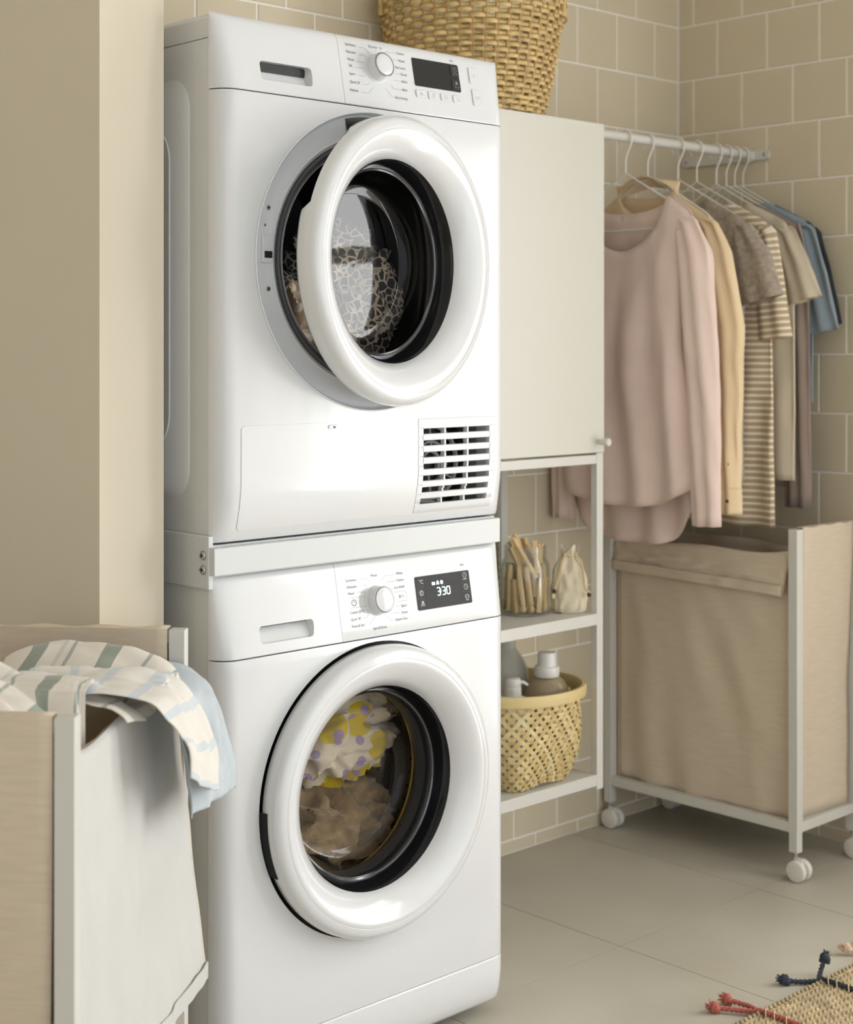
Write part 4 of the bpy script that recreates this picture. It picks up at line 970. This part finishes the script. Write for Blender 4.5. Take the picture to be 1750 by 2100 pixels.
# ================================================================== LAUNDRY CARTS
def cart(label, loc, rotz, L, W, bigflap, leg=.0235, m=LINEN):
    """local: long axis x (0..L), width y (0..W), open long side at y=0"""
    T = .787
    o = thing('laundry_cart', label, 'laundry cart', loc, rotz, local=True)
    h = leg / 2
    for x in (0, L):
        for y in (0, W):
            MB().box(x - h, x + h, y - h, y + h, .105, T).build('leg', FRAMEW, o, bevel=.001)
            MB().box(x - h * .92, x + h * .92, y - h * .92, y + h * .92, .062, .106).build('leg_end', FRAMEW, o, bevel=.001)
            cs = MB().tube([(x, y, .064), (x, y, .050)], .0045, 10).build('caster_stem', STEEL, o)
            cx, cy = x + .012, y - .004
            MB().box(cx - .012, cx + .012, cy - .0065, cy + .0065, .034, .052).build('caster_fork', FRAMEW, cs, bevel=.003)
            for s_ in (-1, 1):
                y0 = cy + s_ * .0115
                MB().lathe([(0, -.0075), (.018, -.0075), (.0225, -.006), (.0240, -.002), (.0240, .004), (.022, .0075), (0, .0075)], (cx, y0, .0245), 'y', 32).build('wheel', mat('white_wheel', (.74, .71, .65), .45), cs)
    for y in (0, W): MB().box(h, L - h, y - h * .9, y + h * .9, .106, .1285).build('bottom_rail', FRAMEW, o, bevel=.001)
    for x in (0, L):
        MB().box(x - h * .9, x + h * .9, h, W - h, .106, .1285).build('bottom_rail', FRAMEW, o, bevel=.001)
        MB().box(x - h * .55, x + h * .55, h, W - h, T - .020, T - .004).build('top_bar', FRAMEW, o, bevel=.001)
    bx0, bx1, by0, by1 = .014, L - .014, .016, W - .016
    def wav(u, z, s_): return .017 * nz(u * 9, z * 1.6, s_) + .006 * nz(u * 17 + z * 4, z * 5, s_ + 4)
    # end panels (short sides) looped over the top bars
    for e, x in ((0, 0.0), (1, L)):
        dirx = 1 if e else -1
        rows = []
        for i in range(30):
            t = i / 29; z = T + .0015 - t * (T - .128); row = []
            for k in range(17):
                q = k / 16; y = by0 - .002 + (by1 - by0 + .004) * q - .0 ; sq = sm(t * 1.2) * .006 * (1 if q < .5 else -1) * abs(2 * q - 1)
                row.append((x + dirx * (.0095 * (1 - sm(t * 1.6)) - .003 * sm(t * 1.4)) + wav(y + e, z, 2) * .5 * sm(t * 3), y + sq, z + .0018 * math.sin(q * 19 + e) * (1 - t) ** 8))
            rows.append(row)
        # inner return of the loop
        inner = [[(x - dirx * .0095 + wav(p[1], .7 - q * .1, 8) * .3, p[1], T + .0015 - q * .075) for p in rows[0]] for q in (0, .3, .65, 1)]
        MB().grid(inner[::-1] + rows).build('end_panel', m, o, sharp=80, solid=.0014)
    # back long side, sagging top
    for s_, y in ((0, by0), (1, by1)):
        sag = lambda u: .052 + .018 * math.sin(PI * u) + .006 * math.sin(u * 9 + s_)
        rows = []
        for i in range(34):
            t = i / 33; row = []
            for k in range(41):
                u = k / 40; zt = T - sag(u); z = zt + (.126 - zt) * t; x = bx0 + (bx1 - bx0) * u
                row.append((x, y + (wav(x, z, 5 + s_) + .012 * (s_ * 2 - 1) * math.sin(PI * u) * math.sin(PI * t)) * sm(min(u, 1 - u) * 8) , z - .014 * (t ** 6) * math.sin(PI * u)))
            rows.append(row)
        MB().grid(rows).build('side_panel', m, o, sharp=80, solid=.0014)
        for x, u in ((bx0, 0), (bx1, 1)):
            MB().tube([(x, y, z) for z in [T - sag(u) - (T - sag(u) - .128) * k / 24 for k in range(25)]], .0032, 6).build('corner_binding', LINENS, o)
        MB().tube([(p[0], p[1] - .002 * (1 - 2 * s_), p[2]) for p in rows[-1]], .0034, 6).build('bottom_binding', LINENS, o)
    rows = []
    for i in range(13):
        for_y = by0 + (by1 - by0) * i / 12; rows.append([(bx0 + (bx1 - bx0) * k / 20, for_y, .126 - .040 * math.sin(PI * i / 12) * math.sin(PI * k / 20) - .014 * math.sin(PI * k / 20)) for k in range(21)])
    MB().grid(rows).build('bag_bottom', m, o, sharp=80, solid=.0014)
    # turned-out flap along the open long side
    sag = lambda u: .050 + .018 * math.sin(PI * u) + .006 * math.sin(u * 9)
    zb = (lambda u: .283 + .0 * u) if bigflap else (lambda u: .645 - .012 * u)
    rows, uv = [], []; nfl = 30
    for i in range(nfl + 5):
        row = []
        for k in range(49):
            u = k / 48; x = .012 + (L - .030) * u; zt = T - sag(u)
            if i < 5:
                q = i / 4 * PI / 2; yy = by0 - .001 - .010 * math.sin(q) * 1.0; z = zt - .008 + .010 * math.cos(q) - (0 if i else .02)
                if i == 0: yy = by0 + .004
            else:
                t = (i - 4) / nfl; z = zt - .008 + (zb(u) - zt + .008) * t
                out = (.010 + .036 * u) * t if bigflap else .012 * t
                yy = by0 - .011 - out - .006 * nz(u * 6, t * 2.5, 3) * sm(t * 2) - (.004 * nz(u * 14, t * 5, 9) * sm(t * 3))
                if not bigflap: x += (.006 * t if u > .9 else 0) - .02 * t * u
                else: x += (.016 * t if u > .5 else -.006 * t) * abs(2 * u - 1) ** 3 + (.0012 * math.sin(z * 420) * (1 if k in (0, 48) else 0))
            row.append((x, yy, z))
        rows.append(row)
    fo = MB().grid(rows).build('flap', OFFWHITE if bigflap else LINEN, o, sharp=80, solid=.0016)  # the large flap is coloured paler than the bag
    hem = [[(p[0], p[1] - .0013 - .0008, p[2] + dz) for p in rows[-1]] for dz in (0, .001, .023, .024)]
    hem[0] = [(p[0], p[1] + .0015, p[2]) for p in hem[0]]; hem[-1] = [(p[0], p[1] + .0016, p[2]) for p in hem[-1]]
    MB().grid(hem).build('hem', OFFWHITE if bigflap else LINEN, fo, sharp=50, solid=.0008)
    for k in ((0, 48) if bigflap else (48,)):
        MB().tube([r[k] for r in rows[5:]], .0022, 6).build('edge_binding', mat('cream_binding', (.72, .62, .5), .95) if bigflap else LINENS, fo)
    return o

RC = cart('white-framed laundry cart with beige linen bag, empty, under the hanging clothes', (1.6365, .586, 0), -PI / 2, .54, .238, False)
LN = (-.4755, -.4005, 0); LA = math.radians(42.5)
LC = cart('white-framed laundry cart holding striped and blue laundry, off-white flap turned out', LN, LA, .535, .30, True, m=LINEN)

# ------------------------------------------------------------------ laundry on the near cart
TOPZ, OUTV = {(i, j): .7255 for i in range(4, 66) for j in (-2, -1, 0)}, {}     # the cart's turned-out rim carries the cloths
def drape(name, label, m, prof, u0, u1, seed, amp=.010, lift=None, skew=None, nu=60, nv=70, uvrot=False):
    """sheet laid across the cart edge: prof [(v outward, z)], u along the cart"""
    o = thing(name, label, 'laundry', LN, LA, local=True)
    P = [Vector((v, z)) for v, z in prof]; acc = [0]
    for a, b in zip(P, P[1:]): acc.append(acc[-1] + (b - a).length)
    def at(s_):
        s_ *= acc[-1]
        for i in range(len(P) - 1):
            if s_ <= acc[i + 1] + 1e-9:
                p0 = P[max(0, i - 1)]; p1 = P[i]; p2 = P[i + 1]; p3 = P[min(len(P) - 1, i + 2)]; q = (s_ - acc[i]) / (acc[i + 1] - acc[i])
                return .5 * ((2 * p1) + (p2 - p0) * q + (2 * p0 - 5 * p1 + 4 * p2 - p3) * q * q + (3 * p1 - p0 - 3 * p2 + p3) * q ** 3)
        return P[-1]
    rows, uv = [], []
    for i in range(nv + 1):
        t = i / nv; row, ur = [], []; p = at(t)
        for k in range(nu + 1):
            w_ = k / nu; u = u0 + (u1 - u0) * w_ + (skew(w_, t) if skew else 0)
            d = amp * (math.sin(w_ * 17 + seed + 2.5 * nz(w_ * 3, t * 2, seed)) * .6 + 1.2 * nz(w_ * 5, t * 4, seed) + .5 * nz(w_ * 12, t * 9, seed + 3))
            l = lift(w_, t) if lift else (0, 0)
            fe = sm((1 - t) * 6) * sm(t * 6 + .2); row.append((u, -(p.x + d * .8 + l[0]), p.y + d * fe + l[1])); ur.append((w_ * abs(u1 - u0), t * acc[-1]))
        rows.append(row); uv.append(ur)
    # lie on the cloths laid before: above them inside the cart, outside them where they hang
    G_ = .008; key = lambda p, q: (round(p / G_), round(q / G_))
    for row in rows:
        for k, (u, y, z) in enumerate(row):
            v = -y
            for _ in range(2):
                ht = max([TOPZ.get((key(u, v)[0] + i, key(u, v)[1] + j), 0) for i in (-1, 0, 1) for j in (-1, 0, 1)])
                if v < .035 and ht and z < ht + .004: z = ht + .004
                hv = max([OUTV.get((key(u, z)[0] + i, key(u, z)[1] + j), -1) for i in (-1, 0, 1) for j in (-1, 0, 1)])
                if v >= .012 and hv > -1 and v < hv + .004: v = hv + .004
            row[k] = (u, -v, z)
    for i in range(len(rows)):                       # ease the steps left by the lift
        rows[i] = [tuple(sum(rows[i][min(max(k + e, 0), nu)][c_] * w_ for e, w_ in ((-1, .25), (0, .5), (1, .25))) if c_ else rows[i][k][0] for c_ in range(3)) for k in range(nu + 1)]
    for row in rows:
        for u, y, z in row:
            v = -y
            if v < .045: TOPZ[key(u, v)] = max(TOPZ.get(key(u, v), 0), z)
            if v > .0: OUTV[key(u, z)] = max(OUTV.get(key(u, z), -1), v)
    MB().grid(rows, False, uv).build('cloth', m, o, sharp=80, solid=.0018)
    return o
BLC = mat('pale_blue_denim', (.50, .545, .57), .95, var=.10, vscale=25, bump=.25, bscale=200)
CHK = stripemat('cream_green_check', (.74, .68, .60), (.30, .33, .27), .105, .22, 1, second=[(.105, .05, (.38, .40, .36), .045), (.16, .04, (.6, .58, .52), .01)])
CRM = stripemat('cream_blue_fleck', (.74, .70, .63), (.58, .62, .64), .055, .22, 1)
drape('denim_shirt', 'pale blue cloth hanging over the far end of the laundry cart edge', BLC,
      [(-.25, .64), (-.17, .685), (-.09, .726), (-.04, .742), (.000, .741), (.026, .730), (.046, .71), (.054, .66), (.058, .61), (.060, .572)], .33, .515, 2.0, .008,
      lift=lambda w_, t: (.026 * w_ * sm((t - .5) * 2), -.010 * w_ * sm((t - .6) * 2.5)), skew=lambda w_, t: .02 * (t - .5))
drape('striped_cloth', 'cream cloth with grey-green bands heaped across the laundry cart', CHK,
      [(-.262, .690), (-.22, .742), (-.17, .755), (-.11, .756), (-.05, .748), (.0, .732), (.018, .720)], .20, .43, 4.0, .009,
      lift=lambda w_, t: (0, .012 * math.sin(w_ * 6 + t * 2) + .018 * w_))
drape('fleecy_sleeve', 'cream blue-flecked sleeve drooping from the laundry cart over the off-white flap', CRM,
      [(-.15, .735), (-.10, .757), (-.045, .766), (.0, .762), (.038, .746), (.062, .712), (.077, .670), (.082, .640), (.081, .612)], .205, .375, 7.0, .006,
      lift=lambda w_, t: (.012 * math.sin(PI * w_) * sm((t - .4) * 2), -.018 * w_ * sm((t - .5) * 2) + .040 * (1 - w_) ** 2 * sm((t - .5) * 2)), skew=lambda w_, t: .06 * sm(t) - .02)
drape('striped_cloth', 'cream cloth with wide green bands in the near end of the cart', CHK,
      [(-.262, .735), (-.24, .780), (-.20, .797), (-.14, .785), (-.085, .755), (-.045, .718), (-.035, .68)], .045, .23, 9.5, .009)

# ================================================================== RUG
rg = thing('jute_rug', 'braided natural jute rug with coloured corded tassels on the floor', 'rug', (1.2, -.7, 0))
RE = -.3185
MB().box(.40, 1.90, -1.25, RE, .0005, .0065).build('rug_base', JUTE, rg, smooth=False)
wv = MB()
def stitch(c, d, l, wd, h):
    """small lozenge of braided jute"""
    d = Vector(d).normalized(); s_ = Vector((-d.y, d.x, 0)); c = Vector(c)
    wv.add([c - d * l, c - d * l * .3 - s_ * wd, c + d * l * .3 - s_ * wd, c + d * l, c + d * l * .3 + s_ * wd, c - d * l * .3 + s_ * wd, c - d * l * .35 + Vector((0, 0, h)), c + d * l * .35 + Vector((0, 0, h))],
           [(0, 1, 6), (1, 2, 7, 6), (2, 3, 7), (3, 4, 7), (4, 5, 6, 7), (5, 0, 6)])
random.seed(8)
for i in range(86):
    y = RE - .006 - i * .0075
    for k in range(108):
        x = .42 + k * .0138 + (.0069 if i % 2 else 0) + random.uniform(-.001, .001)
        if x > 1.89: continue
        stitch((x, y, .0058 + random.uniform(-.0006, .0006)), (1, .42 * (1 if i % 2 else -1) + random.uniform(-.1, .1), 0), .0092, .0036, .0040)
wo = wv.build('braid_weave', JUTE, rg, sharp=60); wo['kind'] = 'stuff'
for k in range(118):
    if k * .0127 + .405 > 1.895: break
    mb = MB(); x = .405 + k * .0127; mb.tube([(x - .005, RE - .006, .008), (x, RE + .0005, .0095), (x + .005, RE + .004, .0065), (x + .007, RE + .001, .003)], [.0026, .0042, .0040, .0022], 6)
    mb.build('edge_loop', JUTE, rg)
def rope(pth, r, m, name, par, tw=.0085):
    """two-ply twisted cord along pth"""
    P = [Vector(p) for p in pth]; pts = []
    for i in range(len(P) - 1):
        p0 = P[max(0, i - 1)]; p1 = P[i]; p2 = P[i + 1]; p3 = P[min(len(P) - 1, i + 2)]
        n_ = max(3, int((p2 - p1).length / .0018))
        for k in range(n_):
            q = k / n_; pts.append(.5 * ((2 * p1) + (p2 - p0) * q + (2 * p0 - 5 * p1 + 4 * p2 - p3) * q * q + (3 * p1 - p0 - 3 * p2 + p3) * q ** 3))
    pts.append(P[-1]); mb = MB(); L_ = 0; a = [[], []]
    for i, p in enumerate(pts):
        d = (pts[min(i + 1, len(pts) - 1)] - pts[max(i - 1, 0)]).normalized(); s_ = d.cross(Vector((0, 0, 1))); s_.normalize(); u = s_.cross(d)
        L_ += (p - pts[max(i - 1, 0)]).length; ang = L_ / tw * PI
        for e in (0, 1): a[e].append(p + (s_ * math.cos(ang + e * PI) + u * math.sin(ang + e * PI)) * r * .5)
    for e in (0, 1): mb.tube(a[e], r * .62, 6)
    return mb.build(name, m, par)
def knotend(c, d, m, par, r=.0085):
    c = Vector(c); d = Vector(d).normalized(); o_ = rope([c + Vector((r * .55 * math.cos(q), r * .55 * math.sin(q), r * .5 * math.sin(q * 2))) for q in [k * .6 for k in range(14)]], r * .75, m, 'knot', par)
    mb = MB(); random.seed(int(abs(c.x) * 1e4))
    for k in range(22):
        v = (d * 1.5 + Vector((random.uniform(-1, 1), random.uniform(-1, 1), random.uniform(-.5, .9)))).normalized()
        e = c + v * r * random.uniform(1.6, 2.2); e.z = max(e.z, .0015); mb.tube([c + v * r * .5, e], [.0013, .0006], 4)
    o2 = mb.build('frayed_end', m, o_); o2['kind'] = 'stuff'
RED = mat('coral_cord', (.43, .125, .095), .9, var=.2, vscale=120, bump=.4, bscale=300)
NAV = mat('charcoal_blue_cord', (.035, .042, .055), .9, var=.25, vscale=120, bump=.4, bscale=300)
PCH = mat('cream_pink_cord', (.66, .48, .35), .9, var=.1, vscale=100, bump=.4, bscale=300)
def tassel(x, m, ends):
    core = rope([(x + .004, -.62, .0125), (x + .002, -.5, .0125), (x, -.4, .0125), (x, RE - .01, .013), (x - .001, RE + .010, .010)], .0050, m, 'tassel_cord', rg)
    for e in ends:
        o_ = rope([(x - .001, RE + .004, .010)] + e, .0046, m, 'tassel', core) if False else rope([(x - .001, RE + .004, .010)] + e, .0046, m, 'tassel', rg)
        p = Vector(e[-1]); q = Vector(e[-2]); knotend(p, p - q, m, o_)
    mb = MB()
    for y in (RE - .012, RE - .030, RE - .055, RE - .09): mb.tube([(x - .008, y - .006, .008), (x - .003, y - .002, .017), (x + .003, y + .002, .0175), (x + .008, y + .006, .009)], .0013, 5)
    st = mb.build('cord_stitches', CORD, core); st['kind'] = 'stuff'
tassel(.969, RED, [[(.958, RE + .022, .0085), (.945, RE + .045, .008), (.926, RE + .068, .0095)], [(.975, RE + .022, .010), (.976, RE + .045, .009), (.970, RE + .072, .0105)]])
tassel(1.171, NAV, [[(1.158, RE + .016, .007), (1.140, RE + .034, .0065), (1.122, RE + .050, .0095)], [(1.183, RE + .014, .012), (1.201, RE + .021, .020), (1.217, RE + .024, .032)]])
tassel(1.365, PCH, [[(1.355, RE + .018, .009), (1.343, RE + .035, .010), (1.333, RE + .048, .0135)], [(1.372, RE + .02, .010), (1.375, RE + .045, .010)]])

# ================================================================== WINDOW CURTAIN
def curtain(label, y0, y1):
    o = thing('curtain', label, 'curtain', (1.86, (y0 + y1) / 2, .05)); rows = []
    for i in range(12):
        z = .05 + 2.35 * i / 11; rows.append([(1.862 + .022 * math.sin((y0 + (y1 - y0) * k / 60) * 95) + .012 * nz(k * .3, z, 1), y0 + (y1 - y0) * k / 60, z) for k in range(61)])
    MB().grid(rows).build('cloth', mat('white_sheer', (.8, .79, .76), .95, trans=.35), o, sharp=80)
curtain('white curtain drawn aside at the window edge nearer the hanging clothes', -.74, -.58)
curtain('white curtain gathered across the middle of the window', -1.62, -1.00)
